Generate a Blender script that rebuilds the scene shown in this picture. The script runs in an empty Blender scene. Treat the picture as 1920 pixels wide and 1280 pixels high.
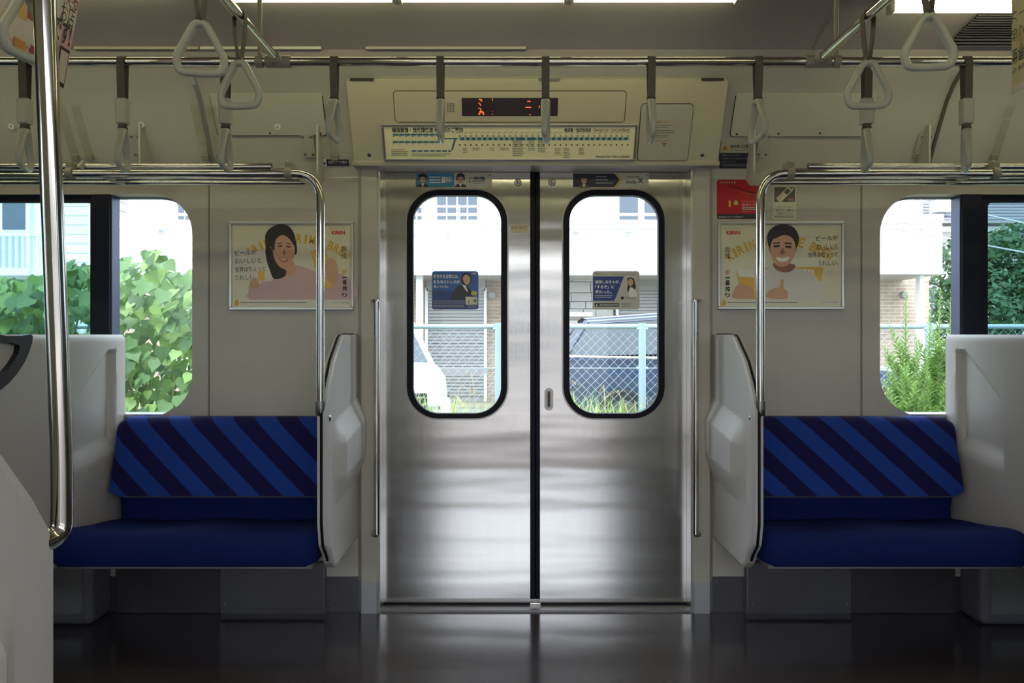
import bpy, math, random
from mathutils import Vector, Matrix
from mathutils.geometry import tessellate_polygon

# ------------------------------------------------------------------ camera, sky, light, exposure
FPX, CX, CY = 1470.0, 960.0, 627.0          # focal length and vanishing point in photo pixels (1920 x 1280)
CAM = Vector((-0.0977, -3.31, 1.156))
scene = bpy.context.scene
col = scene.collection
cam_d = bpy.data.cameras.new('camera'); cam = bpy.data.objects.new('camera', cam_d); col.objects.link(cam)
cam.location = CAM; cam.rotation_euler = (math.pi / 2, 0, 0)
cam_d.sensor_width = 36; cam_d.lens = FPX / 1920 * 36; cam_d.shift_y = -13 / 1920; cam_d.clip_start = 0.02; cam_d.clip_end = 500
scene.camera = cam

world = bpy.data.worlds.new('overcast_sky'); scene.world = world; world.use_nodes = True
wn = world.node_tree.nodes; wl = world.node_tree.links; wn.clear()
sky = wn.new('ShaderNodeTexSky'); sky.sky_type = 'NISHITA'; sky.sun_disc = False
sky.sun_elevation = math.radians(58); sky.sun_rotation = math.radians(200); sky.dust_density = 3.0
wmix = wn.new('ShaderNodeMixRGB'); wmix.inputs[0].default_value = 0.82; wmix.inputs[2].default_value = (7.5, 7.9, 8.3, 1)
wbg = wn.new('ShaderNodeBackground'); wbg.inputs[1].default_value = 0.85
wout = wn.new('ShaderNodeOutputWorld')
wl.new(sky.outputs[0], wmix.inputs[1]); wl.new(wmix.outputs[0], wbg.inputs[0]); wl.new(wbg.outputs[0], wout.inputs[0])
sun_d = bpy.data.lights.new('sun', 'SUN'); sun_d.energy = 5.0; sun_d.angle = math.radians(12); sun_d.color = (1, 0.97, 0.9)
sun = bpy.data.objects.new('sun', sun_d); col.objects.link(sun)
sun.rotation_euler = (math.radians(24), math.radians(-16), 0)
TUBE_POWER = 12.5
vs = scene.view_settings
vs.view_transform = 'Standard'; vs.look = 'None'; vs.exposure = 0.0; vs.gamma = 1.0; vs.use_curve_mapping = False

# ------------------------------------------------------------------ helpers
rng = random.Random(7)
X, Y, Z = Vector((1, 0, 0)), Vector((0, 1, 0)), Vector((0, 0, 1))

def P(x, y, d):
    """the point d metres in front of the lens plane that the photo shows at pixel x, y"""
    return Vector((CAM.x + (x - CX) * d / FPX, CAM.y + d, CAM.z - (y - CY) * d / FPX))

class Plane:
    def __init__(s, O, U, V):
        s.O, s.U, s.V = Vector(O), Vector(U).normalized(), Vector(V).normalized(); s.N = s.U.cross(s.V)
    def hit(s, x, y):
        r = Vector(((x - CX) / FPX, 1, -(y - CY) / FPX)); t = (s.O - CAM).dot(s.N) / r.dot(s.N); return CAM + r * t
    def uv(s, x, y):
        p = s.hit(x, y) - s.O; return (p.dot(s.U), p.dot(s.V))
    def at(s, u, v, n=0.0): return s.O + s.U * u + s.V * v + s.N * n
    def moved(s, n): return Plane(s.O + s.N * n, s.U, s.V)

def lin(c):
    c = c / 255.0
    return c / 12.92 if c <= 0.04045 else ((c + 0.055) / 1.055) ** 2.4
def rgb(r, g, b): return (lin(r), lin(g), lin(b), 1.0)

MATS = {}
def mat(name, c=(128, 128, 128), rough=0.5, metal=0.0, coat=0.0, emit=None, es=0.0, noise=None, bump=None, spec=None, trans=0.0):
    """noise=(scale, amount): colour variation; bump=(scale, strength, distance)"""
    if name in MATS: return MATS[name]
    m = bpy.data.materials.new(name); m.use_nodes = True; MATS[name] = m
    nt = m.node_tree; b = nt.nodes['Principled BSDF']; col4 = rgb(*c)
    b.inputs['Base Color'].default_value = col4; b.inputs['Roughness'].default_value = rough; b.inputs['Metallic'].default_value = metal
    if coat: b.inputs['Coat Weight'].default_value = coat; b.inputs['Coat Roughness'].default_value = 0.06
    if spec is not None: b.inputs['Specular IOR Level'].default_value = spec
    if emit: b.inputs['Emission Color'].default_value = rgb(*emit); b.inputs['Emission Strength'].default_value = es
    tc = nt.nodes.new('ShaderNodeTexCoord') if (noise or bump) else None
    if noise:
        n = nt.nodes.new('ShaderNodeTexNoise'); n.inputs['Scale'].default_value = noise[0]; n.inputs['Detail'].default_value = 4
        nt.links.new(tc.outputs['Object'], n.inputs['Vector'])
        mx = nt.nodes.new('ShaderNodeMixRGB'); a = noise[1]
        mx.inputs[1].default_value = tuple(v * (1 - a) for v in col4[:3]) + (1,); mx.inputs[2].default_value = tuple(min(1, v * (1 + a)) for v in col4[:3]) + (1,)
        nt.links.new(n.outputs['Fac'], mx.inputs[0]); nt.links.new(mx.outputs[0], b.inputs['Base Color'])
    if bump:
        n = nt.nodes.new('ShaderNodeTexNoise'); n.inputs['Scale'].default_value = bump[0]; n.inputs['Detail'].default_value = 2
        nt.links.new(tc.outputs['Object'], n.inputs['Vector'])
        bp = nt.nodes.new('ShaderNodeBump'); bp.inputs['Strength'].default_value = bump[1]; bp.inputs['Distance'].default_value = bump[2]
        nt.links.new(n.outputs['Fac'], bp.inputs['Height']); nt.links.new(bp.outputs[0], b.inputs['Normal'])
    if trans: b.inputs['Transmission Weight'].default_value = trans
    return m

def glass_mat(name, tint=(235, 242, 245), refl=0.06):
    m = bpy.data.materials.new(name); m.use_nodes = True; nt = m.node_tree; nt.nodes.clear(); MATS[name] = m
    t = nt.nodes.new('ShaderNodeBsdfTransparent'); t.inputs[0].default_value = rgb(*tint)
    g = nt.nodes.new('ShaderNodeBsdfGlossy'); g.inputs['Roughness'].default_value = 0.02; g.inputs[0].default_value = (1, 1, 1, 1)
    lw = nt.nodes.new('ShaderNodeLayerWeight'); pw = nt.nodes.new('ShaderNodeMath'); pw.operation = 'POWER'; pw.inputs[1].default_value = 5.0; nt.links.new(lw.outputs['Facing'], pw.inputs[0])
    fr = nt.nodes.new('ShaderNodeMath'); fr.operation = 'MULTIPLY_ADD'; fr.inputs[1].default_value = 0.8; fr.inputs[2].default_value = 0.035; nt.links.new(pw.outputs[0], fr.inputs[0])
    mx = nt.nodes.new('ShaderNodeMixShader'); o = nt.nodes.new('ShaderNodeOutputMaterial')
    nt.links.new(fr.outputs[0], mx.inputs[0]); nt.links.new(t.outputs[0], mx.inputs[1]); nt.links.new(g.outputs[0], mx.inputs[2]); nt.links.new(mx.outputs[0], o.inputs[0])
    return m

def stripe_mat(name, slope, period, ca, cb, phase=0.0):
    m = bpy.data.materials.new(name); m.use_nodes = True; MATS[name] = m; nt = m.node_tree; b = nt.nodes['Principled BSDF']
    b.inputs['Roughness'].default_value = 0.9; b.inputs['Specular IOR Level'].default_value = 0.15
    b.inputs['Sheen Weight'].default_value = 0.1; b.inputs['Sheen Roughness'].default_value = 0.4
    ge = nt.nodes.new('ShaderNodeNewGeometry'); sp = nt.nodes.new('ShaderNodeSeparateXYZ'); nt.links.new(ge.outputs['Position'], sp.inputs[0])
    def mth(op, a, bb):
        n = nt.nodes.new('ShaderNodeMath'); n.operation = op
        for i, v in ((0, a), (1, bb)):
            if isinstance(v, (int, float)): n.inputs[i].default_value = v
            elif v is not None: nt.links.new(v, n.inputs[i])
        return n.outputs[0]
    z2 = mth('MULTIPLY', sp.outputs['Z'], slope); s = mth('ADD', sp.outputs['X'], z2); s = mth('DIVIDE', s, period); s = mth('ADD', s, 100 + phase)
    fr = mth('FRACT', s, None); st = mth('GREATER_THAN', fr, 0.5)
    mx = nt.nodes.new('ShaderNodeMixRGB'); mx.inputs[1].default_value = rgb(*ca); mx.inputs[2].default_value = rgb(*cb); nt.links.new(st, mx.inputs[0])
    n = nt.nodes.new('ShaderNodeTexNoise'); n.inputs['Scale'].default_value = 220
    mu = nt.nodes.new('ShaderNodeMixRGB'); mu.blend_type = 'MULTIPLY'; mu.inputs[0].default_value = 0.5
    nt.links.new(mx.outputs[0], mu.inputs[1]); nt.links.new(n.outputs['Fac'], mu.inputs[2]); nt.links.new(mu.outputs[0], b.inputs['Base Color'])
    return m

def brushed_mat(name, c, rough, aniso, wave):
    """brushed stainless steel: grain runs up the sheet (UV tangent lies along U), the sheet itself is slightly wavy"""
    m = bpy.data.materials.new(name); m.use_nodes = True; MATS[name] = m; nt = m.node_tree; b = nt.nodes['Principled BSDF']
    b.inputs['Base Color'].default_value = rgb(*c); b.inputs['Metallic'].default_value = 1; b.inputs['Roughness'].default_value = rough
    b.inputs['Anisotropic'].default_value = aniso
    tg = nt.nodes.new('ShaderNodeTangent'); tg.direction_type = 'UV_MAP'; tg.uv_map = 'UVMap'; nt.links.new(tg.outputs[0], b.inputs['Tangent'])
    tc = nt.nodes.new('ShaderNodeTexCoord'); mp = nt.nodes.new('ShaderNodeMapping'); mp.inputs['Scale'].default_value = (0.55, 1, 4.5)
    nt.links.new(tc.outputs['Object'], mp.inputs[0])
    n = nt.nodes.new('ShaderNodeTexNoise'); n.inputs['Scale'].default_value = 1.3; n.inputs['Detail'].default_value = 1.5; nt.links.new(mp.outputs[0], n.inputs['Vector'])
    bp = nt.nodes.new('ShaderNodeBump'); bp.inputs['Strength'].default_value = 1.0; bp.inputs['Distance'].default_value = wave; nt.links.new(n.outputs['Fac'], bp.inputs['Height'])
    nt.links.new(bp.outputs[0], b.inputs['Normal'])
    mp2 = nt.nodes.new('ShaderNodeMapping'); mp2.inputs['Scale'].default_value = (260, 1, 2.0); nt.links.new(tc.outputs['Object'], mp2.inputs[0])
    n2 = nt.nodes.new('ShaderNodeTexNoise'); n2.inputs['Scale'].default_value = 1; nt.links.new(mp2.outputs[0], n2.inputs['Vector'])
    mr = nt.nodes.new('ShaderNodeMapRange'); mr.inputs['To Min'].default_value = rough * 0.8; mr.inputs['To Max'].default_value = rough * 1.25
    nt.links.new(n2.outputs['Fac'], mr.inputs[0]); nt.links.new(mr.outputs[0], b.inputs['Roughness'])
    return m

def brick_mat(name, ca, cb, mortar, scale, bw=0.21, bh=0.06, ms=0.01):
    m = bpy.data.materials.new(name); m.use_nodes = True; MATS[name] = m; nt = m.node_tree; b = nt.nodes['Principled BSDF']; b.inputs['Roughness'].default_value = 0.85
    tc = nt.nodes.new('ShaderNodeTexCoord'); sp = nt.nodes.new('ShaderNodeSeparateXYZ'); cb_ = nt.nodes.new('ShaderNodeCombineXYZ')
    nt.links.new(tc.outputs['Object'], sp.inputs[0]); nt.links.new(sp.outputs['X'], cb_.inputs['X']); nt.links.new(sp.outputs['Z'], cb_.inputs['Y'])
    br = nt.nodes.new('ShaderNodeTexBrick'); br.inputs['Scale'].default_value = scale; br.inputs['Color1'].default_value = rgb(*ca); br.inputs['Color2'].default_value = rgb(*cb)
    br.inputs['Mortar'].default_value = rgb(*mortar); br.inputs['Mortar Size'].default_value = ms; br.inputs['Brick Width'].default_value = bw; br.inputs['Row Height'].default_value = bh
    nt.links.new(cb_.outputs[0], br.inputs['Vector']); nt.links.new(br.outputs['Color'], b.inputs['Base Color'])
    return m

def woff(o):
    v = Vector((0, 0, 0))
    while o is not None: v = v + o.location; o = o.parent
    return v
def tag(o, label=None, cat=None, group=None, kind=None):
    if label: o['label'] = label
    if cat: o['category'] = cat
    if group: o['group'] = group
    if kind: o['kind'] = kind
    return o
def thing(name, loc, label=None, cat=None, group=None, kind=None):
    o = bpy.data.objects.new(name, None); col.objects.link(o); o.location = Vector(loc); o.empty_display_size = 0.05
    return tag(o, label, cat, group, kind)

PRINT = {'lettering', 'small_print', 'lit_characters', 'arched_lettering', 'handwriting', 'speaker_holes', 'line_diagram', 'line_bed', 'printed_eyes', 'printed_features', 'printed_mark', 'brand_lettering'}
class MB:
    def __init__(s): s.v = []; s.f = []; s.uv = {}
    def add(s, vs, fs, uvs=None):
        o = len(s.v); s.v += [Vector(p) for p in vs]; s.f += [tuple(i + o for i in f) for f in fs]
        if uvs:
            for i, t in enumerate(uvs): s.uv[o + i] = t
        return s
    def box(s, a, b):
        x0, y0, z0 = (min(a[i], b[i]) for i in range(3)); x1, y1, z1 = (max(a[i], b[i]) for i in range(3))
        return s.add([(x0, y0, z0), (x1, y0, z0), (x1, y1, z0), (x0, y1, z0), (x0, y0, z1), (x1, y0, z1), (x1, y1, z1), (x0, y1, z1)],
                     [(0, 3, 2, 1), (4, 5, 6, 7), (0, 1, 5, 4), (1, 2, 6, 5), (2, 3, 7, 6), (3, 0, 4, 7)])
    def obox(s, O, U, V, N, u0, u1, v0, v1, n0, n1):
        O = Vector(O); pts = [O + U * u + V * v + N * n for n in (n0, n1) for (u, v) in ((u0, v0), (u1, v0), (u1, v1), (u0, v1))]
        return s.add(pts, [(3, 2, 1, 0), (4, 5, 6, 7), (0, 1, 5, 4), (1, 2, 6, 5), (2, 3, 7, 6), (3, 0, 4, 7)])
    def plate(s, pl, outer, holes=(), n0=0.0, n1=0.01):
        """outline (u, v) with holes, extruded along the plane's normal from n0 to n1"""
        loops = [list(outer)] + [list(h) for h in holes]
        tri = tessellate_polygon([[Vector((p[0], p[1], 0)) for p in l] for l in loops]); flat = [p for l in loops for p in l]; k = len(flat)
        vs = [pl.at(u, v, n1) for u, v in flat] + [pl.at(u, v, n0) for u, v in flat]; fs = []
        for t in tri:
            a, b, c = (flat[i] for i in t)
            ar = (b[0] - a[0]) * (c[1] - a[1]) - (b[1] - a[1]) * (c[0] - a[0])
            if abs(ar) < 1e-12: continue
            t = t if ar > 0 else (t[0], t[2], t[1]); fs.append(tuple(t)); fs.append((t[2] + k, t[1] + k, t[0] + k))
        if abs(n1 - n0) > 1e-9:
            o = 0
            for li, l in enumerate(loops):
                n = len(l); ar = sum(l[i][0] * l[(i + 1) % n][1] - l[(i + 1) % n][0] * l[i][1] for i in range(n)); ccw = (ar > 0) == (li == 0)
                for i in range(n):
                    a, b = o + i, o + (i + 1) % n
                    fs.append((a + k, b + k, b, a) if ccw else (b + k, a + k, a, b))
                o += n
        else:
            fs = fs[::2]
        return s.add(vs, fs, [(u, v) for u, v in flat] * 2)
    def tube(s, path, r, n=12, closed=False, cap=True, rx=None):
        path = [Vector(p) for p in path]; m = len(path); rr = r if isinstance(r, (list, tuple)) else [r] * m; o = len(s.v); prev = None; rings = []
        for i, p in enumerate(path):
            if closed: t = (path[(i + 1) % m] - path[i - 1])
            else: t = path[min(i + 1, m - 1)] - path[max(i - 1, 0)]
            t = t.normalized() if t.length > 1e-9 else Vector((0, 0, 1))
            if prev is None: ref = Z if abs(t.z) < 0.9 else X; a = t.cross(ref).normalized()
            else:
                a = prev - t * prev.dot(t); a = a.normalized() if a.length > 1e-9 else prev
            prev = a; b = t.cross(a)
            for k in range(n):
                th = 2 * math.pi * k / n; s.v.append(p + a * (rr[i] * math.cos(th)) + b * (rr[i] * math.sin(th)))
        for i in range(m if closed else m - 1):
            for k in range(n):
                a0 = o + i * n + k; a1 = o + i * n + (k + 1) % n; j = (i + 1) % m; b0 = o + j * n + k; b1 = o + j * n + (k + 1) % n; s.f.append((a0, a1, b1, b0))
        if cap and not closed: s.f.append(tuple(o + k for k in range(n - 1, -1, -1))); s.f.append(tuple(o + (m - 1) * n + k for k in range(n)))
        return s
    def ribbon(s, path, wv, thick):
        """flat band that follows path, wv = half-width vector"""
        path = [Vector(p) for p in path]; m = len(path); o = len(s.v); wv = Vector(wv)
        for i, p in enumerate(path):
            t = (path[min(i + 1, m - 1)] - path[max(i - 1, 0)]).normalized(); nn = t.cross(wv).normalized() * (thick / 2)
            s.v += [p + wv + nn, p - wv + nn, p - wv - nn, p + wv - nn]
        for i in range(m - 1):
            for k in range(4): s.f.append((o + i * 4 + k, o + i * 4 + (k + 1) % 4, o + i * 4 + 4 + (k + 1) % 4, o + i * 4 + 4 + k))
        s.f += [(o + 3, o + 2, o + 1, o), tuple(o + (m - 1) * 4 + k for k in range(4))]
        return s
    def lathe(s, O, A, prof, n=16):
        """prof = [(radius, distance along A)]"""
        A = Vector(A).normalized(); a = A.cross(Z if abs(A.z) < 0.9 else X).normalized(); b = A.cross(a); o = len(s.v); O = Vector(O); m = len(prof)
        for r, h in prof:
            for k in range(n):
                th = 2 * math.pi * k / n; s.v.append(O + A * h + a * (r * math.cos(th)) + b * (r * math.sin(th)))
        for i in range(m - 1):
            for k in range(n): s.f.append((o + i * n + k, o + i * n + (k + 1) % n, o + (i + 1) * n + (k + 1) % n, o + (i + 1) * n + k))
        s.f.append(tuple(o + k for k in range(n - 1, -1, -1))); s.f.append(tuple(o + (m - 1) * n + k for k in range(n)))
        return s
    def grid(s, pts, flip=False):
        """pts[i][j]"""
        o = len(s.v); n = len(pts[0]); s.v += [Vector(p) for r in pts for p in r]
        for i in range(len(pts) - 1):
            for j in range(n - 1):
                q = (o + i * n + j, o + i * n + j + 1, o + (i + 1) * n + j + 1, o + (i + 1) * n + j); s.f.append(q[::-1] if flip else q)
        return s
    def build(s, name, m, parent=None, smooth=False, bevel=0, seg=2, label=None, cat=None, group=None, kind=None, auto=None):
        if parent is not None: off = woff(parent)
        else:
            xs = [p.x for p in s.v]; ys = [p.y for p in s.v]; zs = [p.z for p in s.v]; off = Vector(((min(xs) + max(xs)) / 2, (min(ys) + max(ys)) / 2, min(zs)))
        me = bpy.data.meshes.new(name); me.from_pydata([tuple(p - off) for p in s.v], [], s.f)
        if s.uv:
            ul = me.uv_layers.new(name='UVMap')
            for lp in me.loops: ul.data[lp.index].uv = s.uv.get(lp.vertex_index, (0, 0))
        me.materials.append(m if not isinstance(m, str) else MATS[m])
        if smooth:
            me.polygons.foreach_set('use_smooth', [True] * len(me.polygons))
            if auto: me.set_sharp_from_angle(angle=math.radians(auto))
        o = bpy.data.objects.new(name, me); col.objects.link(o)
        if parent is not None: o.parent = parent
        else: o.location = off
        if bevel:
            b = o.modifiers.new('bevel', 'BEVEL'); b.width = bevel; b.segments = seg; b.limit_method = 'ANGLE'; b.angle_limit = math.radians(40)
        if parent is not None and kind is None and name in PRINT: kind = 'stuff'
        return tag(o, label, cat, group, kind)

def rrect(u0, v0, u1, v1, r, n=6):
    r = min(r, (u1 - u0) / 2 - 1e-6, (v1 - v0) / 2 - 1e-6); out = []
    for cx, cy, a0 in ((u1 - r, v1 - r, 0), (u0 + r, v1 - r, 90), (u0 + r, v0 + r, 180), (u1 - r, v0 + r, 270)):
        for k in range(n + 1):
            a = math.radians(a0 + 90 * k / n); out.append((cx + r * math.cos(a), cy + r * math.sin(a)))
    return out
def pr(pl, x0, y0, x1, y1):
    """photo rectangle -> (u0, v0, u1, v1) on a plane"""
    a = pl.uv(x0, (y0 + y1) / 2)[0]; b = pl.uv(x1, (y0 + y1) / 2)[0]; c = pl.uv((x0 + x1) / 2, y1)[1]; d = pl.uv((x0 + x1) / 2, y0)[1]
    return a, c, b, d
def arc(c, r, a0, a1, n, f): return [f(c[0] + r * math.cos(math.radians(a0 + (a1 - a0) * k / n)), c[1] + r * math.sin(math.radians(a0 + (a1 - a0) * k / n))) for k in range(n + 1)]
def smooth_loop(pts, n=4):
    out = []; m = len(pts)
    for i in range(m):
        p0, p1, p2, p3 = (Vector(pts[(i + k - 1) % m]) for k in range(4))
        for k in range(n):
            t = k / n; q = 0.5 * ((2 * p1) + (p2 - p0) * t + (2 * p0 - 5 * p1 + 4 * p2 - p3) * t * t + (3 * p1 - p0 - 3 * p2 + p3) * t ** 3); out.append((q[0], q[1]))
    return out
def fillet(path, r, n=6):
    """round the corners of an open polyline"""
    path = [Vector(p) for p in path]; out = [path[0]]
    for i in range(1, len(path) - 1):
        p = path[i]; a = (path[i - 1] - p); b = (path[i + 1] - p); rr = min(r, a.length * 0.49, b.length * 0.49); A = p + a.normalized() * rr; B = p + b.normalized() * rr
        for k in range(n + 1):
            t = k / n; out.append(A * (1 - t) ** 2 + p * 2 * t * (1 - t) + B * t * t)
    out.append(path[-1]); return out

_tc = {}
def text_mesh(body, align='LEFT', bold=0.0, space=1.0):
    k = (body, align, bold, space)
    if k not in _tc:
        c = bpy.data.curves.new('lettering', 'FONT'); c.body = body; c.resolution_u = 2; c.align_x = align; c.offset = bold; c.space_line = 1.0; c.space_character = space
        o = bpy.data.objects.new('lettering', c); col.objects.link(o); dg = bpy.context.evaluated_depsgraph_get(); dg.update()
        me = bpy.data.meshes.new_from_object(o.evaluated_get(dg)); _tc[k] = ([tuple(v.co) for v in me.vertices], [tuple(p.vertices) for p in me.polygons])
        bpy.data.objects.remove(o); bpy.data.curves.remove(c); bpy.data.meshes.remove(me)
    return _tc[k]
def put_text(mb, body, pl, x0, y0, x1, y1, n=0.0006, align='LEFT', bold=0.0, rot=0.0, space=1.0, uvbox=None):
    """lettering fitted into a photo rectangle (or a u, v box) on a plane"""
    vs, fs = text_mesh(body, align, bold, space)
    if not vs: return mb
    ax, bx = min(v[0] for v in vs), max(v[0] for v in vs); ay, by = min(v[1] for v in vs), max(v[1] for v in vs)
    u0, v0, u1, v1 = uvbox or pr(pl, x0, y0, x1, y1); out = []
    cu, cv = (u0 + u1) / 2, (v0 + v1) / 2; ca, sa = math.cos(rot), math.sin(rot)
    for v in vs:
        u = u0 + (v[0] - ax) / (bx - ax) * (u1 - u0) - cu; w = v0 + (v[1] - ay) / max(1e-6, by - ay) * (v1 - v0) - cv
        out.append(pl.at(cu + u * ca - w * sa, cv + u * sa + w * ca, n))
    return mb.add(out, fs)
def rect_px(mb, pl, x0, y0, x1, y1, n=0.0005):
    u0, v0, u1, v1 = pr(pl, x0, y0, x1, y1); return mb.add([pl.at(u0, v0, n), pl.at(u1, v0, n), pl.at(u1, v1, n), pl.at(u0, v1, n)], [(0, 1, 2, 3)])
_lay = [0]
def shape_px(mb, pl, pts, n=0.0005, sm=0):
    _lay[0] = (_lay[0] + 1) % 40; n = n + _lay[0] * 2e-6
    uv = [pl.uv(*p) for p in pts]; uv = smooth_loop(uv, sm) if sm else uv; return mb.plate(pl, uv, (), n, n)
def lines_px(mb, pl, x0, y0, x1, rows, dy, h, n=0.0006, ragged=0.25, seed=1):
    """rows of print too small to read: short dashes the size of words"""
    r = random.Random(seed)
    for i in range(rows):
        x = x0; end = x1 - r.random() * ragged * (x1 - x0); y = y0 + i * dy
        while x < end - 0.5:
            w = min(r.uniform(1.2, 4.0), end - x); rect_px(mb, pl, x, y, x + w, y + h, n); x += w + 0.5
    return mb
def screw(parent, pl, x, y, r=0.005, m='steel', n=0.0):
    u, v = pl.uv(x, y); return MB().lathe(pl.at(u, v, n), pl.N, [(r, 0), (r, 0.0015), (r * 0.6, 0.003)], 8).build('screw', m, parent, smooth=True, auto=40)
def plain(name, pl, x0, y0, x1, y1, m, parent=None, r=0.0, t=0.003, n0=0.0, **k):
    u0, v0, u1, v1 = pr(pl, x0, y0, x1, y1); o = rrect(u0, v0, u1, v1, r) if r else [(u0, v0), (u1, v0), (u1, v1), (u0, v1)]
    return MB().plate(pl, o, (), n0, n0 + t).build(name, m, parent, **k)

# ------------------------------------------------------------------ materials
mat('cream', (180, 174, 166), 0.42, noise=(30, 0.03), bump=(350, 0.06, 0.001))
mat('cream_upper', (184, 181, 172), 0.45, noise=(20, 0.03))
mat('ceiling_paint', (152, 144, 144), 0.5, noise=(9, 0.03))
mat('header_paint', (188, 182, 160), 0.4)
mat('panel_plastic', (184, 178, 176), 0.4, bump=(500, 0.08, 0.0008))
mat('seam', (58, 54, 50), 0.7)
mat('floor_vinyl', (72, 67, 74), 0.15, noise=(3, 0.18), spec=0.8)
mat('black_rubber', (10, 10, 26), 0.5, spec=0.2)
mat('dark_frame', (20, 21, 40), 0.4, spec=0.3)
mat('chrome', (205, 202, 198), 0.12, metal=1)
mat('steel', (150, 148, 145), 0.3, metal=1)
mat('dull_steel', (142, 140, 142), 0.45, metal=0.7, noise=(6, 0.15))
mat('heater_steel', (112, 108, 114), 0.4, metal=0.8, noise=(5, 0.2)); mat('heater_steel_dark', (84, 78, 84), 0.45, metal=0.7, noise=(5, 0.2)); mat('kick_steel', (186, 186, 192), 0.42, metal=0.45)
mat('aluminium', (205, 203, 198), 0.32, metal=1)
mat('strap_band', (92, 84, 76), 0.7)
mat('strap_plastic', (176, 176, 164), 0.3)
mat('bracket_grey', (150, 144, 132), 0.45)
mat('navy_moquette', (22, 34, 88), 0.95, spec=0.1, noise=(200, 0.3))
mat('dark_plastic', (24, 25, 38), 0.4)
mat('grey_plastic', (150, 148, 150), 0.45)
mat('tube_light', (255, 255, 255), 0.5, emit=(246, 242, 184), es=TUBE_POWER)
mat('socket', (190, 186, 178), 0.4)
mat('grille_dark', (34, 33, 40), 0.6)
mat('white_print', (235, 233, 226), 0.4)
mat('ink', (34, 34, 38), 0.5)
mat('grey_ink', (120, 116, 108), 0.5)
brushed_mat('door_steel', (204, 202, 202), 0.16, 0.55, 0.006)
glass_mat('clear_glass'); glass_mat('tinted_glass', (205, 222, 226))
stripe_mat('stripe_moquette', 1.05, 0.176, (32, 28, 84), (37, 68, 158), 0.1)

# ------------------------------------------------------------------ planes of the car interior
WALL_Y = -0.03
WALL = Plane((0, WALL_Y, 0), X, Z)
DOOR = Plane((0, 0.03, 0), X, Z)
MIDY = -1.39                                   # the car's long axis; the camera side mirrors the far side
HB, HT = Vector((0, -0.11, 1.857)), Vector((0, -0.27, 2.142))
HEAD = Plane(HB, X, HT - HB)
UP = Plane((0, -0.06, 1.87), X, (0, -0.14, 0.23))
UPPER = [(-0.03, 1.80), (-0.040, 1.835), (-0.054, 1.87), (-0.084, 1.92), (-0.1145, 1.97), (-0.148, 2.025), (-0.184, 2.083), (-0.238, 2.138), (-0.30, 2.18)]
CEIL = [(-0.30, 2.18), (-0.34, 2.235), (-0.42, 2.268), (-0.56, 2.292), (-0.8, 2.31), (MIDY, 2.32)]
HALF = 5.2                                     # half length of the part of the car that is built

# ------------------------------------------------------------------ structure
MB().box((-HALF, -2.87, -0.06), (HALF, 0.09, 0)).build('floor', 'floor_vinyl', kind='structure')
WIN_L = (-3.3, 0.819, -1.436, 1.743); WIN_R = (1.442, 0.819, 3.3, 1.743)

def mirror_y(y): return 2 * MIDY - y
def lower_wall(pl, door_half, name, n0, n1, top=1.9):
    outer = [(-HALF, 0), (-door_half, 0), (-door_half, top), (door_half, top), (door_half, 0), (HALF, 0), (HALF, 1.95), (-HALF, 1.95)]
    return MB().plate(pl, outer, [rrect(*WIN_L, 0.165, 10), rrect(*WIN_R, 0.165, 10)], n0, n1).build(name, 'cream', kind='structure')
wall_back = lower_wall(Plane((0, 0, 0), X, Z), 0.73, 'wall_back', -0.09, 0.03)
wall_front = lower_wall(Plane((0, 2 * MIDY, 0), -X, Z), 0.66, 'wall_front', -0.09, 0.03)
def band(prof, mirror):
    m = MB(); f = mirror_y if mirror else (lambda y: y); door = [(-0.047, 1.858)] + list(prof[2:])
    for x0, x1, q in ((-HALF, -0.73, prof), (-0.73, 0.73, door), (0.73, HALF, prof)): m.grid([[Vector((x, f(y), z)) for x in (x0, x1)] for y, z in q], flip=not mirror)
    return m
band(UPPER, False).build('upper_panel', 'cream_upper', wall_back, smooth=True)
band(UPPER, True).build('upper_panel', 'cream_upper', wall_front, smooth=True)
ceil = MB()
prof = [(y, z) for y, z in CEIL] + [(mirror_y(y), z) for y, z in CEIL[-2::-1]]
ceil.grid([[Vector((x, y, z)) for x in (-HALF, HALF)] for y, z in prof], flip=True)
ceil.box((-HALF, -2.9, 2.42), (HALF, 0.12, 2.5))
ceil.box((-HALF, 0.09, 1.9), (HALF, 0.12, 2.5)).box((-HALF, -2.9, 1.9), (HALF, -2.87, 2.5))
ceiling = ceil.build('ceiling', 'ceiling_paint', kind='structure', smooth=True, auto=30)
MB().box((-HALF - 0.05, -2.9, 0), (-HALF, 0.12, 2.5)).build('wall_left', 'cream', kind='structure')
MB().box((HALF, -2.9, 0), (HALF + 0.05, 0.12, 2.5)).build('wall_right', 'cream', kind='structure')

# wall joints, mouldings, skirting
for x in (392, 1615):
    u = WALL.uv(x, 560)[0]; MB().obox(WALL.O, X, Z, WALL.N, u - 0.0035, u + 0.0035, 0.3, 1.82, 0, 0.0015).build('joint_strip', mat('joint_grey', (120, 116, 108), 0.6), wall_back)
for a, b in ((-2.9, -0.735), (0.735, 2.9)):
    MB().box((a, WALL_Y - 0.004, 1.812), (b, WALL_Y + 0.001, 1.824)).build('wall_moulding', 'aluminium', wall_back)
    MB().box((a, WALL_Y - 0.006, 0), (b, WALL_Y, 0.145)).build('kick_plate', 'heater_steel', wall_back)
for sx in (1, -1):
    for xx in (0.755, 0.835):
        for zz in (0.03, 0.125):
            MB().lathe((sx * xx, WALL_Y - 0.006, zz), -Y, [(0.004, 0), (0.004, 0.001), (0.002, 0.003)], 8).build('screw', 'steel', wall_back)
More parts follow.
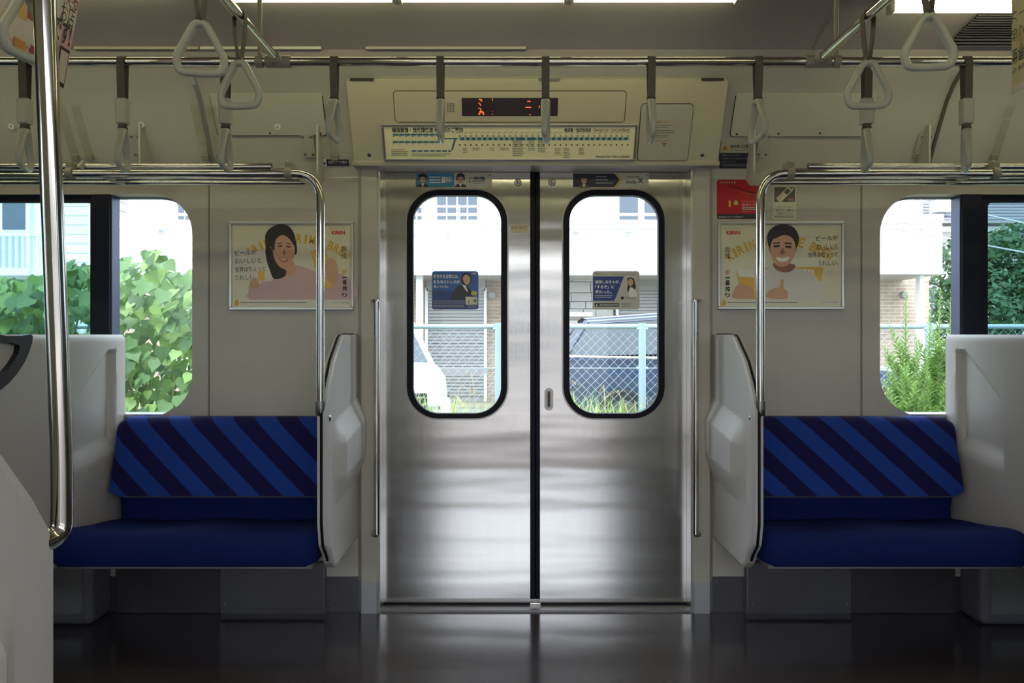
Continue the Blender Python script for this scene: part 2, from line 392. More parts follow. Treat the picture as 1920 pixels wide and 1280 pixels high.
# curved rib and seams on the upper wall
def rib(x, name, m, w, parent=wall_back):
    mb = MB(); pts = [Vector((x, y - 0.004, z - 0.002)) for y, z in UPPER]; mb.ribbon(pts, X * w, 0.01); return mb.build(name, m, parent)
rib(UP.uv(392, 270)[0], 'upper_rib', 'aluminium', 0.007); rib(UP.uv(1752, 270)[0], 'upper_rib', mat('rib_brown', (96, 86, 76), 0.6), 0.006)
def access_panel(x0, y0, x1, y1, screws):
    p = plain('access_panel', UP, x0, y0, x1, y1, 'cream_upper', wall_back, r=0.012, t=0.004)
    u0, v0, u1, v1 = pr(UP, x0, y0, x1, y1); g = 0.003
    MB().plate(UP, rrect(u0 - g, v0 - g, u1 + g, v1 + g, 0.013), (), 0, 0.0012).build('panel_joint', 'seam', wall_back)
    for sx, sy in screws: screw(wall_back, UP, sx, sy, 0.0045, 'seam', 0.004)
access_panel(398, 146, 606, 253, [(400, 153), (474, 153), (548, 154), (507, 249), (601, 250)])
access_panel(1377, 148, 1640, 255, [(1390, 155), (1470, 154), (1549, 154), (1381, 251), (1459, 250), (1537, 249)])
for x, y in ((22, 236), (266, 233), (521, 237)):
    u, v = UP.uv(x, y); d = MB().lathe(UP.at(u, v, 0.004), UP.N, [(0.0125, 0), (0.0125, 0.002)], 16).build('number_disc', 'white_print', wall_back)
    put_text(MB(), {22: '4', 266: '5', 521: '6'}[x], UP, x - 2, y - 3, x + 2, y + 3, 0.0072).build('lettering', 'ink', d)
# poster holders on the upper wall: clear strips with a little clamp
glass_mat('clear_plastic', (251, 250, 247))
for x in (115, 143, 367, 396, 617, 1893):
    h = thing('poster_holder', UP.at(UP.uv(x, 236)[0], 0.03), None, 'holder', 'clear poster clamps on the curved wall')
    h['label'] = {115: 'clear poster clamp strip on the curved wall just behind the near pole', 143: 'clear poster clamp strip on the curved wall, second from the near pole',
                  367: 'clear poster clamp strip to the left of the curved rib, behind the strap', 396: 'clear poster clamp strip hugging the curved rib, behind the white triangle handle',
                  617: 'clear poster clamp strip beside the short strap at the door header corner', 1893: 'clear poster clamp strip with dark foot under the handwritten hanging poster'}[x]
    u = UP.uv(x, 200)[0]
    MB().plate(UP, [(u - 0.018, 0.02), (u + 0.018, 0.02), (u + 0.018, 0.24), (u - 0.018, 0.24)], (), 0.0065, 0.0085).build('strip', 'clear_plastic', h)
    MB().obox(UP.O, UP.U, UP.V, UP.N, u - 0.014, u + 0.014, 0.012, 0.036, 0.003, 0.016).build('clamp', 'bracket_grey', h, bevel=0.002)

# door surround: pillars, sill
for sx, n in ((-1, 1), (1, 2)):
    t = thing('trim_%d' % n, (sx * 0.69, -0.03, 0), kind='structure')
    plan = [(0.742, -0.03), (0.722, -0.058), (0.66, -0.058), (0.648, -0.045), (0.648, 0.05), (0.742, 0.05)]
    plan = [(sx * a, b) for a, b in plan]
    def col_(z0, z1, g=0.0):
        m = MB(); k = len(plan); pp = [(a, b - g) for a, b in plan]; m.add([(a, b, z0) for a, b in pp] + [(a, b, z1) for a, b in pp], [tuple(range(k))[::(1 if sx < 0 else -1)], tuple(range(2 * k - 1, k - 1, -1))[::(1 if sx < 0 else -1)]] +
              [((i, (i + 1) % k, (i + 1) % k + k, i + k)[::(-1 if sx < 0 else 1)]) for i in range(k)]); return m
    col_(0.13, 1.862).build('pillar', 'cream', t)
    col_(-0.001, 0.13, 0.002).build('kick_plate', 'kick_steel', t)
    MB().box((sx * 0.646, -0.05, 0.0), (sx * 0.654, 0.028, 1.86)).build('edge_strip', 'aluminium', t)
sill = MB().box((-0.65, -0.045, 0), (0.65, 0.09, 0.008)).build('trim_3', 'dull_steel', kind='structure')
MB().box((-0.65, 0.022, 0.008), (0.65, 0.09, 0.016)).build('track', 'black_rubber', sill)
MB().box((-0.75, -0.11, 1.848), (0.75, 0.024, 1.862)).build('trim_4', 'cream', kind='structure')

# ------------------------------------------------------------------ sliding doors
def door_leaf(n, x0, x1, gx0, gx1, label_side):
    d = thing('door_%d' % n, (DOOR.uv((x0 + x1) / 2, 700)[0], 0.03, 0), kind='structure')
    u0, v0, u1, v1 = pr(DOOR, x0, 305, x1, 1137.5); g = pr(DOOR, gx0, 356, gx1, 784); w = 0.0265
    hole = rrect(*g, 0.135, 12); inner = rrect(g[0] + w, g[1] + w * 0.8, g[2] - w, g[3] - w * 0.9, 0.112, 12)
    MB().plate(DOOR, [(u0, v0), (u1, v0), (u1, v1), (u0, v1)], [hole], -0.04, 0.0).build('leaf', 'door_steel', d)
    MB().plate(DOOR, hole, [inner], -0.03, 0.006).build('window_gasket', 'black_rubber', d, bevel=0.003)
    lip = rrect(g[0] - 0.006, g[1] - 0.006, g[2] + 0.006, g[3] + 0.006, 0.14, 12)
    MB().plate(DOOR, lip, [rrect(*g, 0.135, 12)], 0, 0.003).build('window_lip', 'steel', d)
    MB().plate(DOOR, rrect(g[0] + 0.015, g[1] + 0.015, g[2] - 0.015, g[3] - 0.015, 0.12, 12), (), -0.018, -0.014).build('pane', 'clear_glass', d)
    e = (u1, u1 + 0.0225) if n == 1 else (u0 - 0.0195, u0)
    MB().box((e[0], 0.026, 0.03), (e[1], 0.062, v1)).build('edge_rubber', 'black_rubber', d, bevel=0.004)
    return d, g
door1, g1 = door_leaf(1, 717, 994, 763, 951, 'left')
door2, g2 = door_leaf(2, 1012.5, 1296, 1056, 1246, 'right')
u, v = DOOR.uv(1029, 748); pu = rrect(u - 0.019, v - 0.048, u + 0.019, v + 0.048, 0.019, 8); pin = rrect(u - 0.0085, v - 0.036, u + 0.0085, v + 0.036, 0.0085, 8)
MB().plate(DOOR, pu, [pin], 0, 0.004).build('pull_recess', 'steel', door2, bevel=0.001); MB().plate(DOOR, pin, (), 0, 0.0008).build('recess_floor', 'dull_steel', door2); MB().plate(DOOR, rrect(u - 0.0035, v - 0.031, u + 0.0035, v + 0.031, 0.0035, 6), (), 0.0008, 0.0012).build('recess_slot', 'seam', door2)
u0, v0, u1, v1 = pr(DOOR, 994, 1127, 1013, 1143)
latch = MB().box((u0, 0.015, v0), (u1, 0.03, v0 + 0.022)).build('foot_guide', 'seam', door1); MB().box((u0, 0.012, v0 + 0.022), (u1, 0.03, v0 + 0.032)).build('guide_cap', 'chrome', door1)
p = plain('number_plate', DOOR, 957, 421, 990, 436, mat('brass', (168, 160, 134), 0.4, metal=0.6), door1, r=0.004, t=0.002)
put_text(MB(), 'B48 2017', DOOR, 959, 424, 988, 429, 0.0026).build('lettering', mat('brass_ink', (108, 100, 84), 0.5), p)
for x, par, s in ((971, door1, '3'), (1035, door2, '3')):
    u, v = DOOR.uv(x, 342); d = MB().lathe(DOOR.at(u, v), -Y, [(0.0155, 0), (0.0155, 0.0015)], 20).build('number_badge', 'ink', par)
    MB().lathe(DOOR.at(u, v), -Y, [(0.0128, 0.0015), (0.0128, 0.0022)], 20).build('badge_face', 'white_print', d)
    put_text(MB(), s, DOOR, x - 3.6, 338.5, x + 0.6, 345.5, 0.0028).build('lettering', 'ink', d); rect_px(MB(), DOOR, x + 1.4, 343, x + 3.2, 345.5, 0.0028).build('lettering', 'grey_ink', d)

# ------------------------------------------------------------------ windows of the far wall
def window(n, W, mx0, mx1, side):
    """mx0, mx1: the dark post between the fixed pane by the door and the sliding pane"""
    w = thing('window_%d' % n, ((W[0] + W[2]) / 2, 0.0, W[1]), kind='structure')
    GP = Plane((0, 0.045, 0), X, Z)
    MB().plate(GP, rrect(W[0] - 0.01, W[1] - 0.01, W[2] + 0.01, W[3] + 0.01, 0.17, 10), (), -0.003, 0).build('pane', 'clear_glass', w)
    MB().plate(GP, rrect(W[0] - 0.02, W[1] - 0.02, W[2] + 0.02, W[3] + 0.02, 0.18, 10), [rrect(W[0] + 0.006, W[1] + 0.004, W[2] - 0.006, W[3] - 0.008, 0.16, 10)], -0.02, 0.004).build('seal', 'grey_plastic', w)
    a, b = sorted((P(mx0, 500, 3.31).x, P(mx1, 500, 3.31).x)); mid = (a + b) / 2
    MB().box((a, -0.028, W[1] + 0.002), (b, 0.06, W[3] + 0.028)).build('post', 'dark_frame', w, bevel=0.004)
    e = b if side < 0 else a
    MB().box((e - 0.006, -0.02, W[1] + 0.01), (e + 0.006, 0.045, W[3] - 0.002)).build('post_edge', mat('slate_metal', (70, 76, 100), 0.35, metal=0.6), w)
    far = (W[0] + 0.12, a) if side < 0 else (b, W[2] - 0.12)
    sash = [(far[0], W[1]), (far[1], W[1]), (far[1], W[3] + 0.006), (far[0], W[3] + 0.006)]; wd = 0.036
    MB().plate(Plane((0, 0.02, 0), X, Z), sash, [rrect(far[0] + wd, W[1] + wd, far[1] - 0.004, W[3] - wd + 0.006, 0.02)], 0, 0.025).build('sash_frame', 'dark_frame', w)
    MB().box((far[0] + 0.02, 0.024, W[1] + 0.02), (far[1], 0.028, W[3] - 0.02)).build('sash_pane', 'tinted_glass', w)
    MB().box((W[0] + 0.12, -0.034, W[1] - 0.012), (W[2] - 0.12, 0.03, W[1] + 0.006)).build('sill', 'aluminium', w, bevel=0.004)
    return w
window(1, WIN_L, 175, 212, -1); window(2, WIN_R, 1797, 1835, 1)
# camera-side windows are wound open panes of the same size
for n, W in ((3, WIN_L), (4, WIN_R)):
    w = thing('window_%d' % n, ((W[0] + W[2]) / 2, -2.8, W[1]), kind='structure')
    MB().box((W[0] - 0.01, -2.83, W[1] - 0.01), (W[2] + 0.01, -2.826, W[3] + 0.01)).build('pane', 'clear_glass', w)
    MB().box(((W[0] + W[2]) / 2 - 0.03, -2.85, W[1]), ((W[0] + W[2]) / 2 + 0.03, -2.75, W[3])).build('post', 'dark_frame', w)

# ------------------------------------------------------------------ panel above the doors
hd = thing('door_header', (0, -0.1, 1.857), 'beige tilting cover panel above the two sliding doors', 'panel')
hb = pr(HEAD, 656, 150, 1360, 302)
hu0 = HEAD.uv(664, 302)[0]; hu1 = HEAD.uv(1346, 302)[0]
MB().plate(HEAD, rrect(hu0, -0.005, hu1, hb[3], 0.008), (), -0.045, 0).build('cover', 'header_paint', hd, bevel=0.004)
MB().obox(HEAD.O, X, HEAD.V, HEAD.N, hu0 - 0.004, hu1 + 0.004, -0.012, 0.008, -0.045, 0.004).build('lower_lip', 'header_paint', hd, bevel=0.003)
def groove_panel(name, x0, y0, x1, y1, r, lift, m='header_paint'):
    u0, v0, u1, v1 = pr(HEAD, x0, y0, x1, y1)
    MB().plate(HEAD, rrect(u0 - 0.003, v0 - 0.003, u1 + 0.003, v1 + 0.003, r + 0.003), (), 0, 0.001).build('panel_joint', 'seam', hd)
    return MB().plate(HEAD, rrect(u0, v0, u1, v1, r), (), 0, lift).build(name, m, hd, bevel=0.002)
groove_panel('display_cover', 740, 171, 1172, 228, 0.012, 0.004)
ec = groove_panel('emergency_cover', 1199, 195, 1294, 300, 0.014, 0.007, mat('cover_grey', (178, 172, 158), 0.4))
H2 = HEAD.moved(0.0075)
put_text(MB(), '非常用ドアコック', H2, 1228, 226, 1257, 231).build('lettering', mat('red_ink', (168, 52, 40), 0.5), ec)
m = MB(); lines_px(m, H2, 1228, 234, 1264, 1, 3, 1.4); lines_px(m, H2, 1226, 238, 1254, 1, 3, 1.4); lines_px(m, H2, 1226, 244, 1266, 2, 4, 1.4); lines_px(m, H2, 1226, 253, 1256, 2, 3.2, 1.2); lines_px(m, H2, 1226, 264, 1254, 1, 3, 0.8)
m.build('small_print', 'grey_ink', ec)
MB().plate(H2, [H2.uv(*q) for q in ((1241, 268), (1245.5, 275), (1250, 268))], [[H2.uv(*q) for q in ((1243, 269), (1247.7, 269), (1245.4, 273))]], 0.0006, 0.0008).build('triangle_mark', 'red_ink', ec)
for x in (692.5, 1316.5): screw(hd, HEAD, x, 290, 0.0085, 'steel')
for x0, x1 in ((656, 700), (1010, 1049), (1316, 1357)):
    u0, v0, u1, v1 = pr(HEAD, x0, 147, x1, 151); MB().obox(HEAD.O, X, HEAD.V, HEAD.N, u0, u1, v0, v1, -0.01, 0.004).build('hinge_clip', 'aluminium' if x0 == 1010 else 'seam', hd)
g = MB()
for i in range(5):
    for j in range(6):
        u, v = HEAD.uv(839 + i * 3, 194 + j * 2.9); g.plate(HEAD, rrect(u - 0.0022, v - 0.0022, u + 0.0022, v + 0.0022, 0.002, 2), (), 0.0042, 0.0046)
g.build('speaker_holes', mat('hole', (92, 86, 66), 0.8), hd)
H3 = HEAD.moved(0.005)
scr = plain('led_screen', HEAD, 866, 183, 1046, 217, mat('led_glass', (62, 52, 60), 0.15, coat=0.4), hd, r=0.002, t=0.005)
led = MB()
bits = [(898, 185, 901, 187), (900, 186, 903, 188), (902, 187, 904, 190), (897, 192, 899, 194), (899, 194, 901, 196), (900.5, 196, 902, 198), (897, 202, 900.5, 203.5), (900.5, 203, 902, 206), (901, 206, 902.5, 208.5),
        (899, 208, 904, 210), (903, 209, 907, 211), (897.5, 211, 900, 215), (901, 209.5, 902.5, 212), (905, 211, 907.5, 215), (922.5, 184.5, 923.8, 188.5), (922.8, 208, 923.8, 209.2), (922.8, 213, 923.8, 215),
        (989, 188.6, 990.3, 191), (991, 188.5, 993.5, 189.8), (991.5, 190, 995, 191), (985.3, 200.2, 996, 201.8), (992.5, 214, 995, 215.6), (1010.8, 197.5, 1012, 202.2)]
for b in bits: rect_px(led, H3, *b, n=0.0006)
led.build('lit_characters', mat('led_orange', (255, 120, 60), 0.5, emit=(255, 110, 50), es=1.0), scr)

# route map in its frame, hung on the panel
H4 = HEAD.moved(0.001)
rm = thing('route_map', H4.at(0, 0.01), 'wide framed railway route map strip above the sliding doors', 'route map')
def frame(pl, x0, y0, x1, y1, wpx, m, parent, t=0.012):
    u0, v0, u1, v1 = pr(pl, x0, y0, x1, y1); w = wpx / 450.0
    for a, b, c, d in ((u0, u1, v1 - w, v1), (u0, u1, v0, v0 + w), (u0, u0 + w, v0 + w, v1 - w), (u1 - w, u1, v0 + w, v1 - w)):
        MB().obox(pl.O, pl.U, pl.V, pl.N, a, b, c, d, 0, t).build('frame_bar', m, parent, bevel=0.002)
frame(H4, 718, 232, 1193, 301, 4.2, 'aluminium', rm, 0.01)
sh = plain('sheet', H4, 721, 235, 1190, 298, mat('map_paper', (238, 232, 194), 0.3, coat=0.3), rm, t=0.004)
M5 = H4.moved(0.0042)
m = MB(); put_text(m, '横須賀線・総武線快速 停車駅のご案内', M5, 735, 238.6, 868, 248.6, bold=0.02); put_text(m, '横須賀・総武快速線', M5, 1058, 240, 1108, 247.5, bold=0.015)
put_text(m, 'Yokosuka Line・Sobu Line(Rapid)', M5, 1112, 240.5, 1180, 248); put_text(m, 'Yokosuka Line・Sobu Line(Rapid)', M5, 1116, 291, 1180, 296.6, bold=0.01); m.build('lettering', 'ink', sh)
teal = MB(); r2 = random.Random(3)
x = 864
while x < 1177:
    w = 6 if not (960 < x < 1035) else r2.choice((16, 22)); rect_px(teal, M5, x, 257.6, min(x + w, 1177), 262.4, 0.0007); x += w + 4.4
for x0, x1, y in ((737, 826, 252.3), (737, 822, 266), (772, 846, 282.8)):
    x = x0
    while x < x1: rect_px(teal, M5, x, y - 1.2, min(x + 9, x1), y + 1.4, 0.0007); x += 11.4
rect_px(teal, M5, 826, 258.5, 858, 261, 0.0007)
shape_px(teal, M5, [(846, 281.6), (849, 281.6), (855, 261), (851.5, 261)][::-1], 0.0007); shape_px(teal, M5, [(822, 265), (825, 265), (832, 260), (828, 260)][::-1], 0.0007)
teal.build('line_diagram', mat('teal_ink', (52, 104, 128), 0.5), sh)
pale = MB(); rect_px(pale, M5, 860, 257, 1180, 263, 0.0004); rect_px(pale, M5, 736, 250, 826, 255, 0.0004); rect_px(pale, M5, 736, 264, 822, 268.5, 0.0004); pale.build('line_bed', mat('pale_blue_ink', (168, 186, 176), 0.5), sh)
dots = MB(); x = 862
while x < 1180:
    rect_px(dots, M5, x - 1.2, 253.6, x + 1.2, 256, 0.0007); rect_px(dots, M5, x - 1.3, 270, x + 1.3, 273, 0.0007); shape_px(dots, M5, [(x - 3, 249.8), (x + 4, 246.6), (x + 4, 247.3), (x - 3, 250.6)][::-1], 0.0006); x += 10.5
for x0, y0, x1, rows in ((961, 264, 984, 9), (990, 264, 1004, 6), (1009, 264, 1024, 7), (1040, 278, 1052, 4), (1057, 278, 1070, 6), (1085, 278, 1096, 4), (868, 278, 876, 3), (886, 277, 900, 2), (918, 277, 930, 2), (938, 277, 956, 2), (734, 280, 766, 4), (772, 288, 846, 2)):
    lines_px(dots, M5, x0, y0, x1, rows, 3.3, 1.2, seed=x0)
for x0 in range(738, 822, 12): rect_px(dots, M5, x0 - 1, 255.2, x0 + 1, 257, 0.0007); rect_px(dots, M5, x0 - 1, 269, x0 + 1, 270.6, 0.0007)
dots.build('small_print', mat('map_ink', (96, 92, 74), 0.5), sh)

# ------------------------------------------------------------------ advertising and notices
def sheet(name, pl, x0, y0, x1, y1, m, label, cat, r=0.008, t=0.0016, n0=0.0):
    u0, v0, u1, v1 = pr(pl, x0, y0, x1, y1); o = thing(name, pl.at((u0 + u1) / 2, v0), label, cat)
    MB().plate(pl, rrect(u0, v0, u1, v1, r) if r else [(u0, v0), (u1, v0), (u1, v1), (u0, v1)], (), n0, n0 + t).build('backing', m, o)
    return o, pl.moved(n0 + t)
def ink(name, mb, m, parent): return mb.build(name, m, parent)
SKIN = mat('print_skin', (206, 160, 132), 0.4, noise=(60, 0.05)); HAIR = mat('print_hair', (48, 36, 36), 0.45)
PINK = mat('print_pink', (206, 172, 176), 0.45, noise=(20, 0.06)); WHITEC = mat('print_white', (214, 210, 204), 0.45, noise=(25, 0.04)); YEL = mat('print_yellow', (228, 182, 88), 0.45)
GOLD = mat('print_gold', (212, 172, 70), 0.45); DGREY = mat('print_suit', (58, 62, 76), 0.5); LIP = mat('print_lip', (168, 74, 70), 0.4); RED = mat('print_red', (196, 44, 36), 0.4)
CREAM = mat('print_cream', (216, 209, 184), 0.35, coat=0.5); SHADE = mat('print_shade', (150, 100, 84), 0.45)

def arc_text(mb, s, pl, cx, cy, rx, ry, a0, a1, h, n):
    k = len(s)
    for i, ch in enumerate(s):
        if ch == ' ': continue
        a = math.radians(a0 + (a1 - a0) * (i + 0.5) / k); x = cx + rx * math.cos(a); y = cy - ry * math.sin(a); w = h * (0.3 if ch in "I'" else 0.62)
        put_text(mb, ch, pl, x - w / 2, y - h / 2, x + w / 2, y + h / 2, n, bold=0.03, rot=math.atan2(ry * math.cos(a), rx * math.sin(a)) * -1)
    return mb

def poster(name, x0, y0, x1, y1, label):
    u0, v0, u1, v1 = pr(WALL, x0, y0, x1, y1); o = thing(name, WALL.at((u0 + u1) / 2, v0), label, 'poster')
    frame(WALL, x0, y0, x1, y1, 5.0, 'aluminium', o, 0.016)
    s = plain('sheet', WALL, x0 + 3, y0 + 3, x1 - 3, y1 - 3, CREAM, o, t=0.006)
    return o, s, WALL.moved(0.006)
# poster with a woman, left of the doors
po, ps, W6 = poster('framed_poster', 431, 416, 664, 581, 'framed beer poster with smiling woman in pink, above the left blue seat')
ink('banner', shape_px(MB(), W6, [(470, 562), (500, 524), (540, 514), (600, 508), (652, 520), (658, 562)], 0.0004, 4), PINK, ps)
arc_ = arc_text(MB(), "KIRIN'S PRIME BREW", W6, 555, 613, 166, 166, 128, 52, 17, 0.0006); ink('arched_lettering', arc_, GOLD, ps)
ink('printed_paper', shape_px(MB(), W6, [(437, 464), (460, 468), (522, 474), (522, 526), (480, 528), (437, 522)], 0.0008), mat('print_pale', (220, 214, 204), 0.4), ps)
ink('printed_figure', shape_px(MB(), W6, [(497, 562), (505, 530), (530, 512), (545, 500), (562, 498), (590, 510), (618, 528), (640, 530), (655, 545), (648, 562)], 0.0010, 4), PINK, ps)
ink('printed_figure', shape_px(MB(), W6, [(474, 562), (466, 545), (470, 532), (484, 530), (490, 548), (500, 562)], 0.0010, 4), PINK, ps)
ink('printed_hair', shape_px(MB(), W6, [(497, 448), (503, 431), (520, 421), (538, 422), (550, 434), (555, 452), (557, 468), (554, 478), (540, 470), (520, 470), (504, 478)], 0.0010, 3), HAIR, ps)
ink('printed_hair', shape_px(MB(), W6, [(498, 466), (510, 466), (514, 484), (524, 500), (536, 506), (534, 518), (514, 523), (506, 506), (500, 488)], 0.00105, 3), HAIR, ps)
ink('printed_face', shape_px(MB(), W6, [(505, 448), (520, 440), (538, 441), (549, 452), (553, 466), (551, 482), (544, 496), (534, 503), (524, 500), (514, 486), (507, 468)], 0.0011, 4), SKIN, ps)
ink('printed_fringe', shape_px(MB(), W6, [(499, 470), (500, 446), (510, 434), (530, 430), (546, 440), (553, 462), (543, 448), (532, 441), (522, 444), (516, 454), (514, 470), (506, 462)], 0.0014, 3), HAIR, ps)
ink('printed_neck', shape_px(MB(), W6, [(534, 500), (548, 488), (556, 506), (545, 518), (534, 512)], 0.00108, 3), SKIN, ps)
f = MB(); shape_px(f, W6, [(521, 461), (529, 459.5), (529, 462), (522, 463)], 0.0016); shape_px(f, W6, [(537, 460.5), (545, 462), (544, 464.5), (537, 463)], 0.0016); shape_px(f, W6, [(520, 456.5), (529, 454.5), (529, 455.8), (520, 457.8)], 0.0016); shape_px(f, W6, [(537, 455), (547, 457.5), (547, 458.8), (537, 456.4)], 0.0016)
ink('printed_eyes', f, HAIR, ps); ink('printed_mouth', shape_px(MB(), W6, [(524, 484), (532, 486.5), (541, 484.5), (537, 490.5), (528, 490)], 0.0016, 2), LIP, ps); ink('printed_teeth', shape_px(MB(), W6, [(526, 485.4), (532, 486.8), (539, 485.6), (535, 488.4), (529, 488.2)], 0.0018), 'white_print', ps)
ink('printed_nose', shape_px(MB(), W6, [(533, 466), (536, 475), (533, 478), (530, 476)], 0.0016), SHADE, ps)
ink('printed_hand', shape_px(MB(), W6, [(611, 494), (618, 484), (626, 486), (632, 496), (634, 512), (630, 530), (618, 528), (610, 514)], 0.0014, 3), SKIN, ps)
ink('printed_hand', shape_px(MB(), W6, [(468, 530), (476, 522), (484, 526), (485, 538), (474, 540)], 0.0014, 3), SKIN, ps)
ink('printed_glass', shape_px(MB(), W6, [(582, 470), (612, 468), (624, 520), (624, 540), (604, 540), (590, 500)], 0.0012), YEL, ps)
ink('printed_glass', shape_px(MB(), W6, [(484, 508), (496, 508), (496, 526), (484, 526)], 0.0013), YEL, ps)
m = MB()
for i, s in enumerate(('ビールが', 'おいしいと', '世界はちょっと', 'うれしい。')): put_text(m, s, W6, 441, 468 + i * 15.6, 441 + (40, 49, 57, 40)[i], 478 + i * 15.6, 0.0018, rot=0.05)
ink('handwriting', m, 'ink', ps)
put_text(MB(), 'KIRIN', W6, 622, 432.5, 647, 439.5, 0.0018, bold=0.03).build('brand_lettering', RED, ps); put_text(MB(), 'よろこびがつなぐ世界へ', W6, 618, 427.5, 651, 430, 0.0018).build('small_print', 'grey_ink', ps)
m = MB(); put_text(m, '完', W6, 640, 461, 650, 472, 0.0018); put_text(m, '成', W6, 640, 474, 650, 485, 0.0018)
for i, s in enumerate('一番搾り'): put_text(m, s, W6, 642, (519, 524, 536, 549)[i], 651, (521, 534, 546, 557)[i], 0.0018, bold=0.02)
ink('lettering', m, 'ink', ps); put_text(MB(), '新', W6, 641, 505, 650, 514, 0.0018).build('lettering', GOLD, ps)
ink('footer_strip', rect_px(MB(), W6, 436, 561.5, 658, 576, 0.0017), mat('print_white2', (218, 214, 202), 0.4), ps)
ink('emblem', shape_px(MB(), W6, [(440, 566), (444, 561), (448, 566), (448, 571), (444, 574), (440, 571)], 0.002, 3), GOLD, ps)
m = MB(); lines_px(m, W6, 451, 566, 580, 1, 3, 1.6, 0.002); put_text(m, 'キリンビール株式会社', W6, 623, 565.5, 655, 569, 0.002); ink('small_print', m, 'grey_ink', ps)

# poster with a man, right of the doors
po, ps, W6 = poster('framed_poster', 1345, 416, 1581, 580, 'framed beer poster with man in white shirt, thumb raised, above the right blue seat')
arc_ = arc_text(MB(), "KIRIN'S PRIME BREW", W6, 1462, 610, 160, 160, 128, 52, 18, 0.0006); ink('arched_lettering', arc_, GOLD, ps)
ink('banner', shape_px(MB(), W6, [(1430, 502), (1544, 500), (1540, 526), (1430, 526)][::-1], 0.0006), YEL, ps); put_text(MB(), 'BEER', W6, 1470, 505, 1532, 521, 0.0008, bold=0.03).build('lettering', 'white_print', ps)
ink('printed_figure', shape_px(MB(), W6, [(1426, 560), (1430, 520), (1440, 502), (1456, 496), (1490, 502), (1520, 512), (1536, 530), (1542, 560)], 0.0010, 4), WHITEC, ps)
ink('printed_neck', shape_px(MB(), W6, [(1452, 492), (1490, 496), (1484, 508), (1466, 510), (1452, 502)], 0.0012, 3), SHADE, ps)
ink('printed_ear', shape_px(MB(), W6, [(1441, 462), (1446, 460), (1448, 474), (1444, 474)], 0.0011, 2), SHADE, ps); ink('printed_ear', shape_px(MB(), W6, [(1489, 460), (1494, 462), (1491, 474), (1487, 474)], 0.0011, 2), SHADE, ps)
ink('printed_face', shape_px(MB(), W6, [(1444, 446), (1456, 434), (1474, 433), (1487, 442), (1492, 460), (1489, 480), (1478, 496), (1463, 500), (1451, 492), (1445, 474)], 0.0012, 4), SKIN, ps)
ink('printed_hair', shape_px(MB(), W6, [(1443, 465), (1438, 450), (1441, 434), (1454, 423), (1473, 420.5), (1490, 428), (1498, 446), (1493, 466), (1489, 452), (1481, 443), (1468, 441), (1456, 446), (1448, 450)], 0.0014, 3), HAIR, ps)
f = MB(); shape_px(f, W6, [(1450, 460), (1462, 459), (1461, 463), (1451, 464)], 0.0016); shape_px(f, W6, [(1472, 460), (1484, 461), (1483, 465), (1472, 464)], 0.0016); shape_px(f, W6, [(1449, 455), (1462, 453), (1462, 456), (1450, 457)], 0.0016); shape_px(f, W6, [(1471, 454), (1485, 456), (1484, 458), (1471, 457)], 0.0016)
ink('printed_eyes', f, HAIR, ps); ink('printed_mouth', shape_px(MB(), W6, [(1455, 482), (1467, 484), (1480, 481), (1474, 490), (1461, 490)], 0.0016, 2), 'white_print', ps); ink('printed_nose', shape_px(MB(), W6, [(1467, 464), (1472, 474), (1467, 477), (1462, 474)], 0.0016), SHADE, ps)
ink('printed_hand', shape_px(MB(), W6, [(1374, 558), (1378, 540), (1388, 532), (1404, 536), (1412, 544), (1410, 558)], 0.0016, 3), SKIN, ps)
ink('printed_glass', shape_px(MB(), W6, [(1380, 502), (1412, 506), (1418, 560), (1390, 560)][::-1], 0.0012), YEL, ps); ink('printed_foam', shape_px(MB(), W6, [(1380, 502), (1412, 506), (1414, 520), (1385, 518)][::-1], 0.0014), 'white_print', ps)
ink('printed_hand', shape_px(MB(), W6, [(1438, 558), (1440, 546), (1452, 540), (1461, 538), (1464, 524), (1469, 526), (1469, 540), (1476, 546), (1474, 560)], 0.0016, 3), SKIN, ps)
m = MB()
for i, s in enumerate(('ビールが', 'おいしいと', '世界はちょっと', 'うれしい。')): put_text(m, s, W6, (1530, 1530, 1515, 1534)[i], 441 + i * 15.6, 1571, 451 + i * 15.6, 0.0018, rot=0.04)
ink('handwriting', m, 'ink', ps); ink('underline', shape_px(MB(), W6, [(1537, 467), (1566, 466), (1566, 467.5), (1537, 468.5)][::-1], 0.0018), mat('print_orange', (214, 128, 60), 0.4), ps)
put_text(MB(), 'KIRIN', W6, 1362, 432.5, 1387.5, 439.5, 0.0018, bold=0.03).build('brand_lettering', RED, ps); put_text(MB(), 'よろこびがつなぐ世界へ', W6, 1357, 427.5, 1389, 430, 0.0018).build('small_print', 'grey_ink', ps)
m = MB(); put_text(m, '完', W6, 1359, 463, 1369, 473, 0.0018); put_text(m, '成', W6, 1359, 475, 1369, 485, 0.0018)
for i, s in enumerate('一番搾り'): put_text(m, s, W6, 1359.5, (519.5, 525, 537, 549)[i], 1368.5, (521.5, 535, 547, 557)[i], 0.0018, bold=0.02)
ink('lettering', m, 'ink', ps); put_text(MB(), '新', W6, 1360, 506, 1368, 515, 0.0018).build('lettering', mat('print_orange'), ps)
ink('footer_strip', rect_px(MB(), W6, 1350, 561.5, 1576, 575, 0.0017), mat('print_white2'), ps)
ink('emblem', shape_px(MB(), W6, [(1353, 566), (1357, 561), (1361, 566), (1361, 571), (1357, 574), (1353, 571)], 0.002, 3), GOLD, ps)
m = MB(); lines_px(m, W6, 1364, 566, 1500, 1, 3, 1.6, 0.002); put_text(m, 'キリンビール株式会社', W6, 1538, 564.5, 1571, 568, 0.002); ink('small_print', m, 'grey_ink', ps)

